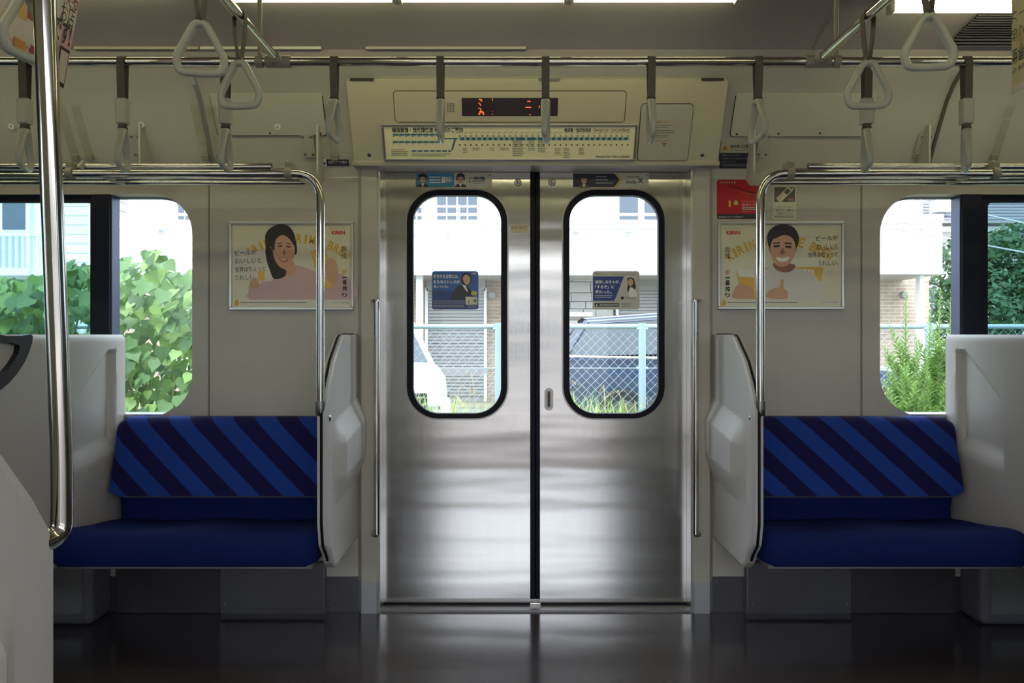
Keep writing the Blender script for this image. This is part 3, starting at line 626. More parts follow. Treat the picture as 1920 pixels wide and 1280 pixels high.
# small notices on the wall
o, q = sheet('notice_sticker', UP, 602, 298, 655, 312, 'white_print', 'small dark security camera notice to the left of the door header', 'sticker', 0.003)
b = ink('dark_field', rect_px(MB(), q, 612, 298.5, 654.5, 311.5, 0.0004), mat('print_slate', (42, 48, 60), 0.4), o); put_text(MB(), '防犯カメラ作動中', q, 616, 301, 651, 306.5, 0.0008).build('lettering', 'white_print', o)
ink('camera_mark', shape_px(MB(), q, [(602.5, 309), (606, 305), (610, 304), (610.5, 307), (605, 311)], 0.0006, 2), 'ink', o); lines_px(MB(), q, 616, 308.4, 650, 1, 2, 1, 0.0008).build('small_print', 'grey_ink', o)
o, q = sheet('notice_sticker', UP, 1349, 266, 1406, 315, 'cover_grey', 'sudden stop warning notice with orange triangle beside the door header', 'sticker', 0.003)
ink('dark_field', shape_px(MB(), q, [(1348.6, 286.5), (1405.6, 286.5), (1405.6, 315.5), (1348.6, 315.5)][::-1], 0.0004), 'print_slate', o)
ink('warning_triangle', shape_px(MB(), q, [(1354, 281.5), (1359.7, 271.5), (1365, 281.5)][::-1], 0.0005), mat('print_amber', (200, 140, 40), 0.4), o); put_text(MB(), '!', q, 1358.8, 274, 1360.4, 280.6, 0.0009).build('lettering', 'ink', o)
put_text(MB(), '急停車に注意', q, 1369, 271, 1403, 277.5, 0.0008, bold=0.01).build('lettering', 'ink', o); lines_px(MB(), q, 1369, 281, 1402, 1, 2, 1, 0.0008).build('small_print', 'grey_ink', o)
m = MB(); put_text(m, '事故防止のためやむを得ず', q, 1354, 289, 1389, 292.6, 0.0008); put_text(m, '急停車することがありますので', q, 1354, 295, 1402, 298.6, 0.0008); put_text(m, 'お気をつけください', q, 1354, 301, 1380, 304.6, 0.0008); lines_px(m, q, 1354, 307.5, 1400, 2, 3, 0.9, 0.0008); m.build('lettering', mat('print_palegrey', (150, 152, 160), 0.4), o)
o, q = sheet('advert_sticker', WALL, 1344, 336.5, 1433.5, 410.5, mat('print_crimson', (176, 22, 36), 0.35), 'red advert sticker with long thin tool, beside the door on the right', 'sticker', 0.012)
ink('dark_field', rect_px(MB(), q, 1345, 401, 1433, 410, 0.0004), 'print_slate', o); put_text(MB(), 'm y t e c h', q, 1350, 339.5, 1379, 344.5, 0.0008).build('lettering', 'white_print', o)
ink('printed_tool', shape_px(MB(), q, [(1366, 347.5), (1370, 347.5), (1432, 367), (1432, 370), (1400, 359)], 0.0006), mat('print_maroon', (70, 10, 30), 0.3), o)
ink('printed_line', shape_px(MB(), q, [(1370, 357.5), (1400, 361.5), (1432, 366), (1432, 367), (1400, 362.6)], 0.0006), mat('print_rose', (206, 80, 84), 0.4), o)
put_text(MB(), '1', q, 1366, 376, 1370, 388, 0.0008).build('lettering', GOLD, o); ink('seal_mark', shape_px(MB(), q, [(1376, 380), (1380, 375), (1384, 380), (1383, 384), (1377, 384)], 0.0008, 3), mat('print_lime', (190, 182, 96), 0.4), o)
m = MB(); put_text(m, 'パパッとするだけ', q, 1391, 376, 1429, 379.4, 0.0008); put_text(m, '自然に隠す', q, 1391, 381, 1429, 386, 0.0008, bold=0.02); put_text(m, '白髪染めではない', q, 1391, 395, 1429, 397.4, 0.0008); m.build('lettering', mat('print_blush', (226, 150, 150), 0.4), o)
ink('pill_field', MB().plate(q, rrect(*pr(q, 1391, 388, 1430, 393), 0.005), (), 0.0006, 0.0006), mat('print_beige', (196, 178, 162), 0.4), o); m = MB(); lines_px(m, q, 1394, 389.6, 1427, 1, 2, 1.8, 0.0009); m.build('small_print', 'print_maroon', o)
put_text(MB(), '株式会社マイテック 日本製です', q, 1348, 405, 1394, 408.4, 0.0008).build('lettering', 'white_print', o)
o, q = sheet('notice_sticker', WALL, 1449, 348, 1492.5, 411.5, mat('print_ivory', (206, 202, 180), 0.4), 'pale phone manners notice with phone drawing, under the luggage rack', 'sticker', 0.006)
ink('dark_field', rect_px(MB(), q, 1451.5, 350.5, 1490.5, 378.5, 0.0004), mat('print_olive', (84, 82, 76), 0.4), o)
ink('printed_phone', shape_px(MB(), q, [(1455, 371.5), (1476.5, 351), (1480, 351), (1483.5, 355), (1487.5, 351.5), (1489, 353), (1485.5, 358), (1465, 378), (1461, 378.5)], 0.0006), 'print_ivory', o)
ink('printed_screen', shape_px(MB(), q, [(1469.5, 360), (1477, 352.5), (1482.5, 358), (1475.5, 365.5)], 0.0008), 'print_olive', o); put_text(MB(), 'マナー', q, 1456.5, 364, 1470.5, 369.5, 0.0009, rot=0.75, bold=0.02).build('lettering', RED, o)
put_text(MB(), '通話', q, 1477.5, 371, 1488, 376.5, 0.0008).build('lettering', mat('print_blush'), o)
m = MB(); put_text(m, 'マナーモードに', q, 1456.5, 386, 1484, 390, 0.0008); put_text(m, '設定の上、通話は', q, 1455, 392, 1487, 396, 0.0008); put_text(m, 'ご遠慮ください。', q, 1455, 398, 1487, 402, 0.0008); lines_px(m, q, 1452, 404.5, 1489, 2, 2, 0.9, 0.0008); m.build('lettering', 'ink', o)

# stickers on the doors
BLUE = mat('print_sky', (62, 140, 178), 0.35)
o, q = sheet('advert_sticker', DOOR, 779, 324, 922.5, 351, mat('print_paper', (206, 202, 182), 0.35), 'strip advert with two young men, top of the left door', 'sticker', 0.003)
ink('blue_field', rect_px(MB(), q, 779.5, 324.5, 851.5, 350.5, 0.0004), BLUE, o)
def bust(cx, top, s, suit, q, o, long=False):
    ink('printed_suit', shape_px(MB(), q, [(cx - 12 * s, top + 27 * s), (cx - 9 * s, top + 23 * s), (cx - 3 * s, top + 20 * s), (cx + 3 * s, top + 20 * s), (cx + 9 * s, top + 23 * s), (cx + 12 * s, top + 27 * s)], 0.0006, 0), suit, o)
    ink('printed_shirt', shape_px(MB(), q, [(cx - 3.5 * s, top + 20 * s), (cx + 3.5 * s, top + 20 * s), (cx, top + 27 * s)], 0.0008), 'white_print', o)
    ink('printed_hair', shape_px(MB(), q, [(cx - 8 * s, top + 9 * s), (cx - 7 * s, top + 3 * s), (cx, top), (cx + 7 * s, top + 3 * s), (cx + 8 * s, top + 9 * s), (cx + 7 * s, top + (22 if long else 14) * s), (cx - 7 * s, top + (22 if long else 14) * s)], 0.0009, 3), HAIR, o)
    ink('printed_face', shape_px(MB(), q, [(cx - 5.5 * s, top + 9 * s), (cx, top + 7 * s), (cx + 5.5 * s, top + 9 * s), (cx + 5 * s, top + 15 * s), (cx, top + 21 * s), (cx - 5 * s, top + 15 * s)], 0.0011, 3), SKIN, o)
    f = MB(); rect_px(f, q, cx - 4 * s, top + 11 * s, cx - 1.2 * s, top + 12.2 * s, 0.0013); rect_px(f, q, cx + 1.2 * s, top + 11 * s, cx + 4 * s, top + 12.2 * s, 0.0013); rect_px(f, q, cx - 1.8 * s, top + 17 * s, cx + 1.8 * s, top + 17.8 * s, 0.0013); ink('printed_features', f, HAIR, o)
bust(792.5, 324.6, 0.96, DGREY, q, o); bust(863.5, 324.4, 0.98, DGREY, q, o)
m = MB(); lines_px(m, q, 805, 331, 826, 3, 5, 2.2, 0.0006, 0.1); put_text(m, '転職', q, 836, 331, 848, 342, 0.0006, bold=0.03); m.build('lettering', 'white_print', o)
ink('printed_can', MB().plate(q, rrect(*pr(q, 828, 331, 835, 343), 0.004), (), 0.0006, 0.0006), 'white_print', o)
put_text(MB(), 'doda', q, 888.5, 329.5, 910, 337, 0.0008, bold=0.03).build('brand_lettering', mat('print_navy', (52, 62, 96), 0.4), o); m = MB(); lines_px(m, q, 886, 338.5, 909, 1, 3, 2.4, 0.0008); lines_px(m, q, 889, 343.5, 902, 1, 3, 1.2, 0.0008); rect_px(m, q, 879, 338.5, 882, 342.5, 0.0008); lines_px(m, q, 879, 333.5, 888, 1, 3, 2, 0.0008); rect_px(m, q, 917, 327, 920, 329.5, 0.0008); m.build('small_print', 'grey_ink', o)
o, q = sheet('advert_sticker', DOOR, 1074, 324, 1216, 351, 'print_paper', 'strip advert with dark arrow field and man, top of the right door', 'sticker', 0.003)
ink('dark_field', shape_px(MB(), q, [(1074.5, 325), (1152, 325), (1162, 337.5), (1152, 350.5), (1074.5, 350.5)][::-1], 0.0004), mat('print_midnight', (36, 38, 58), 0.4), o)
gl = MB(); shape_px(gl, q, [(1153, 325), (1157, 325), (1167.5, 337.5), (1157, 350.5), (1153, 350.5), (1163.5, 337.5)][::-1], 0.0005); ink('gold_chevron', gl, GOLD, o)
bust(1095, 327.5, 0.9, mat('print_tan', (134, 112, 84), 0.5), q, o)
m = MB(); lines_px(m, q, 1117, 330, 1138, 1, 5, 2.2, 0.0006, 0.1); lines_px(m, q, 1117, 336, 1140, 1, 5, 2.2, 0.0006, 0.1); lines_px(m, q, 1117, 342, 1150, 1, 5, 2.2, 0.0006, 0.1); m.build('lettering', 'print_palegrey', o)
put_text(MB(), 'doda', q, 1173, 337.5, 1193, 344, 0.0008, bold=0.02).build('brand_lettering', 'print_navy', o); put_text(MB(), 'X', q, 1195.5, 334, 1206, 343, 0.0008, bold=0.03).build('brand_lettering', 'ink', o); m = MB(); lines_px(m, q, 1176, 331, 1203, 1, 3, 1.5, 0.0008); rect_px(m, q, 1211, 327, 1214, 329.5, 0.0008); m.build('small_print', 'grey_ink', o)
# translucent looking cards stuck to the door panes
PANE = Plane((0, 0.044, 0), X, Z)
o, q = sheet('window_sticker', PANE, 810, 508, 897, 580, mat('print_blue', (44, 96, 170), 0.4, noise=(9, 0.15)), 'blue advert card with man in suit, stuck on the left door pane', 'sticker', 0.011)
ink('printed_skyline', shape_px(MB(), q, [(810.5, 545), (830, 544), (850, 546), (858, 560), (896, 562), (896, 579), (811, 579)][::-1], 0.0003), mat('print_deepblue', (36, 66, 128), 0.4), o)
ink('printed_suit', shape_px(MB(), q, [(847, 561), (850, 548), (857, 537), (870, 533), (879, 538), (886, 550), (886, 561)], 0.0005, 3), DGREY, o); ink('printed_shirt', shape_px(MB(), q, [(866, 533), (873, 535), (878, 548), (874, 545)], 0.0007), 'white_print', o)
ink('printed_hair', shape_px(MB(), q, [(865, 522), (867, 514), (874, 511), (882, 515), (884, 524), (880, 533), (868, 533)], 0.0008, 3), HAIR, o); ink('printed_face', shape_px(MB(), q, [(868, 521), (872, 515), (879, 517), (882, 525), (878, 533), (873, 533), (869, 527)], 0.001, 3), SKIN, o)
m = MB(); put_text(m, '新生する日常には、', q, 813, 514.5, 860, 521.5, 0.0008, bold=0.02); put_text(m, '新たなストレスが、', q, 813, 525, 864, 531.5, 0.0008, bold=0.03); put_text(m, '潜んでいる。', q, 813, 534.5, 841, 539.5, 0.0008, bold=0.02); m.build('lettering', 'white_print', o)
m = MB(); lines_px(m, q, 812, 563, 872, 3, 2.5, 0.9, 0.0008, 0.1); lines_px(m, q, 812, 571.5, 871, 2, 3, 1.6, 0.0008, 0.1); lines_px(m, q, 876, 572.5, 895, 2, 3, 1, 0.0008, 0.1); m.build('small_print', 'print_palegrey', o)
ink('printed_box', rect_px(MB(), q, 873, 556, 895, 571, 0.0008), mat('print_paper'), o); m = MB(); rect_px(m, q, 878, 563, 880, 569, 0.001); rect_px(m, q, 888, 561, 893, 566, 0.001); m.build('printed_mark', 'grey_ink', o); ink('printed_label', shape_px(MB(), q, [(884, 547), (889, 545), (894, 547), (894, 552), (889, 554), (884, 552)], 0.0009, 2), 'print_lime', o)
ink('corner_logo', shape_px(MB(), q, [(885, 512.5), (889, 510), (894, 512.5), (889, 515)], 0.0008, 3), mat('print_lilac', (170, 150, 190), 0.4), o)
o, q = sheet('window_sticker', PANE, 1111, 508, 1199, 580, mat('print_cardgrey', (196, 194, 184), 0.4), 'pale advert card with blue field and woman, stuck on the right door pane', 'sticker', 0.011)
ink('blue_field', shape_px(MB(), q, [(1112, 518), (1170, 518), (1152, 564), (1112, 564)][::-1], 0.0004), mat('print_royal', (30, 58, 138), 0.4), o)
m = MB(); put_text(m, '勉強しなきゃが、', q, 1116, 525, 1162, 531.5, 0.0008, bold=0.02); put_text(m, '「するぞ」に', q, 1116, 534, 1152, 541, 0.0008, bold=0.02); put_text(m, '変わった。', q, 1116, 544, 1147, 550.5, 0.0008, bold=0.02); lines_px(m, q, 1116, 553.5, 1150, 2, 3, 1, 0.0008, 0.15); m.build('lettering', 'white_print', o)
ink('printed_hair', shape_px(MB(), q, [(1176, 523), (1181, 520), (1188, 522), (1191, 532), (1192, 540), (1186, 544), (1180, 550), (1176, 544), (1177, 532)], 0.0005, 3), HAIR, o); ink('printed_face', shape_px(MB(), q, [(1177.5, 526), (1182, 522), (1187, 526), (1187, 532), (1182, 537), (1178, 532)], 0.0008, 3), SKIN, o)
ink('printed_blouse', shape_px(MB(), q, [(1179, 544), (1183, 538), (1188, 541), (1193, 548), (1194, 556), (1180, 556)], 0.0007, 2), 'white_print', o)
ink('dark_strip', rect_px(MB(), q, 1115, 568, 1161, 575, 0.0004), 'print_midnight', o); m = MB(); put_text(m, '東京個別指導学院', q, 1124, 569.5, 1159.5, 573.6, 0.0008); shape_px(m, q, [(1117, 573.6), (1119, 569.4), (1121, 573.6)][::-1], 0.0008); m.build('lettering', 'white_print', o)
m = MB(); put_text(m, 'Benesse', q, 1117, 512, 1137, 515.2, 0.0006); lines_px(m, q, 1147, 513.6, 1193, 1, 2, 1, 0.0006, 0.05); lines_px(m, q, 1172, 556.5, 1193, 2, 3, 1.2, 0.0008, 0.1); lines_px(m, q, 1165, 568.5, 1184, 3, 2.6, 1.2, 0.0008, 0.1); m.build('small_print', 'grey_ink', o); u, v = q.uv(1167, 558.5); MB().lathe(q.at(u, v), -Y, [(0.007, 0.0006), (0.007, 0.0008)], 12).build('round_mark', 'ink', o)
# ------------------------------------------------------------------ grab rails beside the doors
for x, bx, lab in ((706.5, 692, 'slim chrome grab rail on the pillar beside the left sliding door'), (1304.5, 1320, 'slim chrome grab rail on the pillar beside the right sliding door')):
    d = 3.20; top, bot = P(x, 566, d), P(x, 1001, d); t = thing('grab_rail', bot, lab, 'grab rail', 'grab rails beside the doors')
    MB().tube([top, bot], 0.0115, 14).build('rail', 'chrome', t, smooth=True, auto=50)
    sgn = 1 if bx > x else -1
    for p_, zz in ((top, 1), (bot, -1)):
        MB().tube(fillet([p_ - Z * 0.004 * zz, p_ + Vector((0, 0, 0.006 * zz)), p_ + Vector((sgn * 0.018, 0.01, 0.006 * zz)), p_ + Vector((sgn * 0.026, 0.052, 0.006 * zz))], 0.008, 4), 0.008, 10).build('bracket', 'chrome', t, smooth=True, auto=50)

# ------------------------------------------------------------------ seat end partitions
OUT = [(0.31, 0.43), (0.335, 0.47), (0.375, 0.50), (0.42, 0.55), (0.50, 0.57), (0.89, 0.57), (0.94, 0.553), (0.985, 0.52), (1.06, 0.45), (1.125, 0.345), (1.148, 0.31), (1.156, 0.27)]
def umax(z):
    for (z0, u0), (z1, u1) in zip(OUT, OUT[1:]):
        if z <= z1: return u0 + (u1 - u0) * max(0, min(1, (z - z0) / (z1 - z0)))
    return OUT[-1][1]
def sst(a, b, x):
    t = max(0.0, min(1.0, (x - a) / (b - a))); return t * t * (3 - 2 * t)
def lst(a, b, x): return max(0.0, min(1.0, (x - a) / (b - a)))
def partition(sx, far, label):
    """upright end panel of a bench; far: on the wall opposite the lens, else on the camera side wall"""
    wy = WALL_Y if far else mirror_y(WALL_Y); sy = -1 if far else 1
    t = thing('seat_partition', (sx * 0.756, wy + sy * 0.28, 0.31), label, 'partition', 'seat end partitions')
    um_ = umax if far else (lambda z: umax(z + 0.055 * sst(0.80, 0.90, z)))
    def relief(u, z):
        k = z + 0.12 * (u - 0.1)
        b = lst(0.885, 0.80, k) * lst(0.555, 0.66, z + 0.05 * (u - 0.1)) * lst(0.47, 0.41, u)
        return 0.036 * b
    zs = [0.31 + (1.156 - 0.31) * i / 90 for i in range(91)]; ts = [i / 24 for i in range(25)]
    def edge(u, z, um):
        d = min(um - u, z - 0.31, 1.156 - z) if u > 0 else min(z - 0.31, 1.156 - z)
        q = max(0.0, 1 - d / 0.008); return -0.004 * q * q
    pts = [[Vector((sx * (0.739 - relief(tt * um_(z), z) - edge(tt * um_(z), z, um_(z))), wy + sy * tt * um_(z), z)) for tt in ts] for z in zs]
    bk = [[Vector((sx * (0.775 + edge(tt * um_(z), z, um_(z))), wy + sy * tt * um_(z), z)) for tt in ts] for z in zs]
    m = MB(); flip = (sx > 0) == far
    m.grid(pts, flip=not flip); m.grid(bk, flip=flip)
    loop_f = [r[-1] for r in pts]; loop_b = [r[-1] for r in bk]; m.grid([loop_f, loop_b], flip=flip)
    m.grid([pts[0], bk[0]], flip=not flip); m.grid([pts[-1], bk[-1]], flip=flip)
    m.build('panel', 'panel_plastic', t, smooth=True, auto=13)
    path = [Vector((sx * 0.757, wy + sy * (um_(z) - 0.001), z)) for z in [0.34 + (1.15 - 0.34) * i / 60 for i in range(61)]] + [Vector((sx * 0.757, wy + sy * u, 1.155)) for u in (0.2, 0.1, 0.02)]
    path = [Vector((sx * 0.757, wy + sy * u, 0.311)) for u in (0.1, 0.25, 0.40)] + path[1:]
    MB().tube(path, 0.0055, 8).build('rubber_edging', 'black_rubber', t, smooth=True)
    return t
partition(-1, True, 'off-white bench end panel standing just left of the sliding doors')
partition(1, True, 'off-white bench end panel standing just right of the sliding doors')
partition(-1, False, 'off-white bench end panel close to the lens at lower left, under the pole').location.x -= 0.016

# ------------------------------------------------------------------ two-seat benches
def bench(sx, label):
    a, b = sorted((sx * 0.781, sx * 1.69)); t = thing('bench_seat', ((a + b) / 2, -0.3, 0), label, 'seat', 'two-seat blue benches')
    def sweep(prof, x0, x1, crown, r):
        """closed (y, z) profile swept along x; ends drawn in by r, top crowned"""
        n = len(prof); cy = sum(p[0] for p in prof) / n; cz = sum(p[1] for p in prof) / n; m = MB(); rings = []
        N = 28
        for i in range(N + 1):
            th = i / N; x = x0 + (x1 - x0) * th; e = min(th, 1 - th) * (x1 - x0); q = max(0.0, 1 - e / r); ins = r * (1 - math.sqrt(max(0, 1 - q * q)))
            ring = []
            for y, z in prof:
                dy, dz = y - cy, z - cz; L = math.hypot(dy, dz) or 1; f = max(0.2, (L - ins) / L)
                bump = crown * math.sin(math.pi * ((th * 2) % 1.0)) ** 2 * (1 if z > cz else 0)
                ring.append(Vector((x, cy + dy * f, cz + dz * f - bump)))
            rings.append(ring + [ring[0]])
        m.grid(rings, flip=False)
        m.f.append(tuple(range(n))[::-1]); m.f.append(tuple((N * (n + 1)) + k for k in range(n)))
        return m
    back = smooth_loop([(-0.035, 0.50), (-0.20, 0.515), (-0.212, 0.54), (-0.19, 0.66), (-0.165, 0.76), (-0.145, 0.805), (-0.11, 0.822), (-0.06, 0.815), (-0.035, 0.77)], 3)
    sweep(back, a, b, 0.0, 0.02).build('backrest', 'stripe_moquette', t, smooth=True, auto=60)
    low = smooth_loop([(-0.04, 0.38), (-0.12, 0.38), (-0.135, 0.45), (-0.13, 0.52), (-0.05, 0.52)], 3)
    sweep(low, a + 0.004, b - 0.004, 0.0, 0.015).build('lower_back', 'navy_moquette', t, smooth=True, auto=60)
    cu = smooth_loop([(-0.11, 0.36), (-0.11, 0.405), (-0.25, 0.43), (-0.40, 0.448), (-0.53, 0.470), (-0.585, 0.463), (-0.612, 0.425), (-0.605, 0.365), (-0.57, 0.35), (-0.35, 0.35)], 3)
    sweep(cu, a - (0 if sx > 0 else 0.012), b + (0.0 if sx < 0 else 0.012), 0.010, 0.03).build('cushion', 'navy_moquette', t, smooth=True, auto=60)
    MB().box((a + 0.06, -0.50, 0.318), (b - 0.06, -0.40, 0.347)).build('support_rail', 'bracket_grey', t, bevel=0.004)
    MB().box((a + 0.02, -0.56, 0.335), (b - 0.02, -0.18, 0.352)).build('seat_pan', 'dull_steel', t)
    # heater covers under the seat
    h0, h1 = sorted((sx * 0.87, sx * 1.30)); MB().box((h0, -0.085, 0.028), (h1, -0.04, 0.215)).build('heater_cover', 'heater_steel', t, bevel=0.003)
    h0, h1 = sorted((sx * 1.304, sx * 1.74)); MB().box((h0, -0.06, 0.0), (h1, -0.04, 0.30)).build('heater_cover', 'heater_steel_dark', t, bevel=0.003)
    h0, h1 = sorted((sx * 0.87, sx * 1.304)); MB().box((h0, -0.06, 0.0), (h1, -0.04, 0.028)).build('heater_skirt', 'heater_steel', t)
    for xx, zz in ((0.89, 0.05), (0.89, 0.19), (1.28, 0.05), (1.28, 0.19)): MB().lathe((sx * xx, -0.085, zz), -Y, [(0.005, 0), (0.005, 0.001), (0.003, 0.003)], 8).build('screw', 'steel', t)
    return t
bench(-1, 'blue two-seat bench with diagonal stripes, left of the sliding doors')
bench(1, 'blue two-seat bench with diagonal stripes, right of the sliding doors')

# ------------------------------------------------------------------ box seats beyond the benches (their tall backs face the doors)
REC = [(0.085, 0.675), (0.385, 0.640), (0.372, 0.915), (0.135, 1.098), (0.075, 1.098)]
def box_seat(sx, label):
    t = thing('box_seat', (sx * 1.76, -0.45, 0), label, 'seat', 'high-backed box seats'); L = 0.93
    ramps = (0.085, 0.016, 0.02, 0.016, 0.02); k = len(REC)
    def relief(u, z):
        best = 9.0
        for i in range(k):
            a, b = REC[i], REC[(i + 1) % k]; ex, ez = b[0] - a[0], b[1] - a[1]; l = math.hypot(ex, ez); d = ((u - a[0]) * -ez + (z - a[1]) * ex) / l; best = min(best, d / ramps[i])
        return -0.028 * sst(0, 1, best)
    def rd(u, z):
        d = min(L - u, 1.156 - z); q = max(0.0, 1 - d / 0.03); return 0.014 * (1 - math.sqrt(max(0, 1 - q * q)))
    N, M_ = 74, 86; us = [L * i / N for i in range(N + 1)]; zs = [0.33 + (1.156 - 0.33) * i / M_ for i in range(M_ + 1)]
    f = [[Vector((sx * (1.716 + rd(u, z) - relief(u, z)), WALL_Y - u, z)) for u in us] for z in zs]
    bk = [[Vector((sx * (1.80 - rd(u, z)), WALL_Y - u, z)) for u in us] for z in zs]; m = MB(); fl = sx < 0
    m.grid(f, flip=fl); m.grid(bk, flip=not fl); m.grid([f[-1], bk[-1]], flip=fl); m.grid([f[0], bk[0]], flip=not fl); m.grid([[r[-1] for r in f], [r[-1] for r in bk]], flip=not fl)
    m.build('back_shell', 'panel_plastic', t, smooth=True, auto=50)
    a, b = sorted((sx * 1.80, sx * 1.88)); MB().box((a, WALL_Y - 0.88, 0.42), (b, WALL_Y - 0.04, 1.10)).build('backrest', 'stripe_moquette', t, bevel=0.03, seg=3)
    a, b = sorted((sx * 1.82, sx * 2.28)); MB().box((a, WALL_Y - 0.9, 0.34), (b, WALL_Y - 0.03, 0.45)).build('cushion', 'navy_moquette', t, bevel=0.035, seg=3)
    a, b = sorted((sx * 1.765, sx * 2.25)); MB().box((a, -0.20, 0), (b, -0.035, 0.335)).build('pedestal', mat('pedestal_grey', (92, 90, 98), 0.5), t, bevel=0.025, seg=3)
    a, b = sorted((sx * 1.80, sx * 2.1)); MB().box((a, -0.205, 0.05), (b, -0.199, 0.25)).build('vent_plate', 'dull_steel', t)
    # corner grip on the aisle end of the back
    pl = Plane((sx * 1.714, 0, 0), Y * -sx, Z); s_ = sx
    def g(u, z): return ((WALL_Y - u) * -s_, z)
    outer = smooth_loop([g(0.66, 1.150), g(0.72, 1.152), g(0.80, 1.152), g(0.93, 1.15), g(0.935, 0.98), g(0.82, 0.985), g(0.71, 1.06)], 3); inner = smooth_loop([g(0.73, 1.12), g(0.88, 1.12), g(0.89, 1.03), g(0.80, 1.04)], 3)
    if sx < 0: outer, inner = outer, inner
    MB().plate(pl, outer, [inner], -0.005, 0.016).build('grip', 'dark_plastic', t, bevel=0.004)
    return t
box_seat(-1, 'tall off-white box seat back at the left window, with dark corner grip')
box_seat(1, 'tall off-white box seat back at the right window, with triangular recess')

# ------------------------------------------------------------------ luggage racks with their stanchion pipes
def rack(sx, label, xa, xb, xend, plates):
    """xa: pixel column of the stanchion, xb: where the rack leaves the picture, xend: end bracket"""
    t = thing('luggage_rack', (sx * 1.8, -0.3, 1.72), label, 'luggage rack', 'luggage racks above the windows')
    zr = 1.745
    for i, yv in enumerate((312, 320, 328, 335, 342)):
        d = 0.589 * FPX / (627 - yv); x0 = sx * 0.90 if i else sx * 0.94; MB().tube([(x0, CAM.y + d, zr), (sx * 3.4, CAM.y + d, zr)], 0.0095 if i else 0.0115, 12).build('rack_pipe', 'chrome', t, smooth=True, auto=50)
    d = 2.72; c = P(xa, 325, d); zt = c.z; foot = P(xa, 762, d)
    path = fillet([P(xb, 325, d), Vector((c.x, c.y, zt)), foot], 0.095, 12)
    MB().tube(path, 0.0145, 16).build('stanchion', 'chrome', t, smooth=True, auto=50)
    ft = [foot + Z * 0.02, foot - Z * 0.012, foot + Vector((0, 0.008, -0.034)), foot + Vector((-sx * 0.012, 0.045, -0.045))]
    MB().tube(fillet(ft, 0.015, 5), 0.0175, 14).build('stanchion_foot', 'steel', t, smooth=True, auto=50)
    for x in (xb, xend):
        p = P(x, 325, d); MB().tube([p - X * 0.011, p + X * 0.011], 0.021, 16).build('clip', 'bracket_grey', t, smooth=True, auto=50)
        MB().box((p.x - 0.013, p.y - 0.01, p.z + 0.008), (p.x + 0.013, p.y + 0.05, p.z + 0.042)).build('clip_block', 'bracket_grey', t, bevel=0.006)
    def arm(x, full):
        prof = [(CAM.y + 2.71, 1.735), (CAM.y + 2.74, 1.765), (CAM.y + 2.80, 1.765), (-0.15, 1.80), (-0.155, 2.0), (-0.12, 2.0), (-0.055, 1.87), (-0.045, 1.80), (-0.10, 1.765), (-0.25, 1.738), (CAM.y + 2.95, 1.728)]
        pl = Plane((x, 0, 0), Y, Z); MB().plate(pl, prof, (), -0.004, 0.004).build('bracket_arm', 'cream_upper', t)
    for px0, px1 in plates:
        u0, v0, u1, v1 = pr(UP, px0, 250, px1, 294)
        pt = MB().plate(UP, rrect(u0, v0, u1, v1, 0.006), (), 0, 0.006).build('fixing_plate', 'cream', t)
        for a in (u0 + 0.01, u1 - 0.01):
            for b in (v0 + 0.012, v1 - 0.012): MB().lathe(UP.at(a, b, 0.006), UP.N, [(0.005, 0), (0.005, 0.002), (0.003, 0.004)], 8).build('screw', 'steel', pt)
    return t, arm
r1, arm = rack(-1, 'chrome luggage rack of five pipes above the left window', 601, 132, 541, [(566, 590), (247, 268)]); arm(P(594, 290, 3.15).x, True); arm(P(212, 340, 2.95).x, True)
r2, arm = rack(1, 'chrome luggage rack of five pipes above the right window', 1426, 1866, 1482, [(1420, 1443), (1718, 1745)]); arm(P(1416, 290, 3.15).x, True); arm(P(1758, 290, 3.1).x, True)

# ------------------------------------------------------------------ near stanchion of the camera-side bench
foot = Vector((-0.745, -2.18, 0.90)); npole = thing('grab_pole', foot, 'thick chrome grab pole close to the lens on the left', 'pole')
top = P(79, -120, 1.10); bot = P(116, 860, 1.149)
path = fillet([top, bot, Vector((-0.759, -2.158, 0.862)), Vector((-0.775, -2.20, 0.855)), Vector((-0.780, -2.26, 0.850))], 0.05, 10)
MB().tube(path, 0.0148, 24).build('pole', 'chrome', npole, smooth=True, auto=50)
MB().lathe(top + Z * 0.0, Z, [(0.016, -0.01), (0.016, 0.12)], 16).build('pole_top', 'chrome', npole, smooth=True, auto=50)

# ------------------------------------------------------------------ strap rails
RD = 2.40; RY = CAM.y + RD; RZ = CAM.z + (627 - 115.5) * RD / FPX
sr = thing('strap_rail', (0, RY, RZ), 'overhead chrome strap rail with cross rails, running above the doors', 'hand rail')
MB().tube([(-3.2, RY, RZ), (3.2, RY, RZ)], 0.0135, 16).build('rail', 'chrome', sr, smooth=True, auto=50)
nearY = mirror_y(RY)
MB().tube([(-3.2, nearY, RZ), (3.2, nearY, RZ)], 0.0135, 16).build('rail', 'chrome', sr, smooth=True, auto=50)
CRX = [P(522, 115, RD).x, P(1533, 115, RD).x]
for cx in CRX:
    MB().tube([(cx, RY, RZ), (cx, nearY, RZ)], 0.0135, 16).build('cross_rail', 'chrome', sr, smooth=True, auto=50)
    j = MB(); j.tube([(cx - 0.038, RY, RZ), (cx + 0.038, RY, RZ)], 0.0185, 16).tube([(cx, RY, RZ), (cx, RY - 0.05, RZ)], 0.0175, 16); j.build('tee_joint', 'bracket_grey', sr, smooth=True, auto=50)
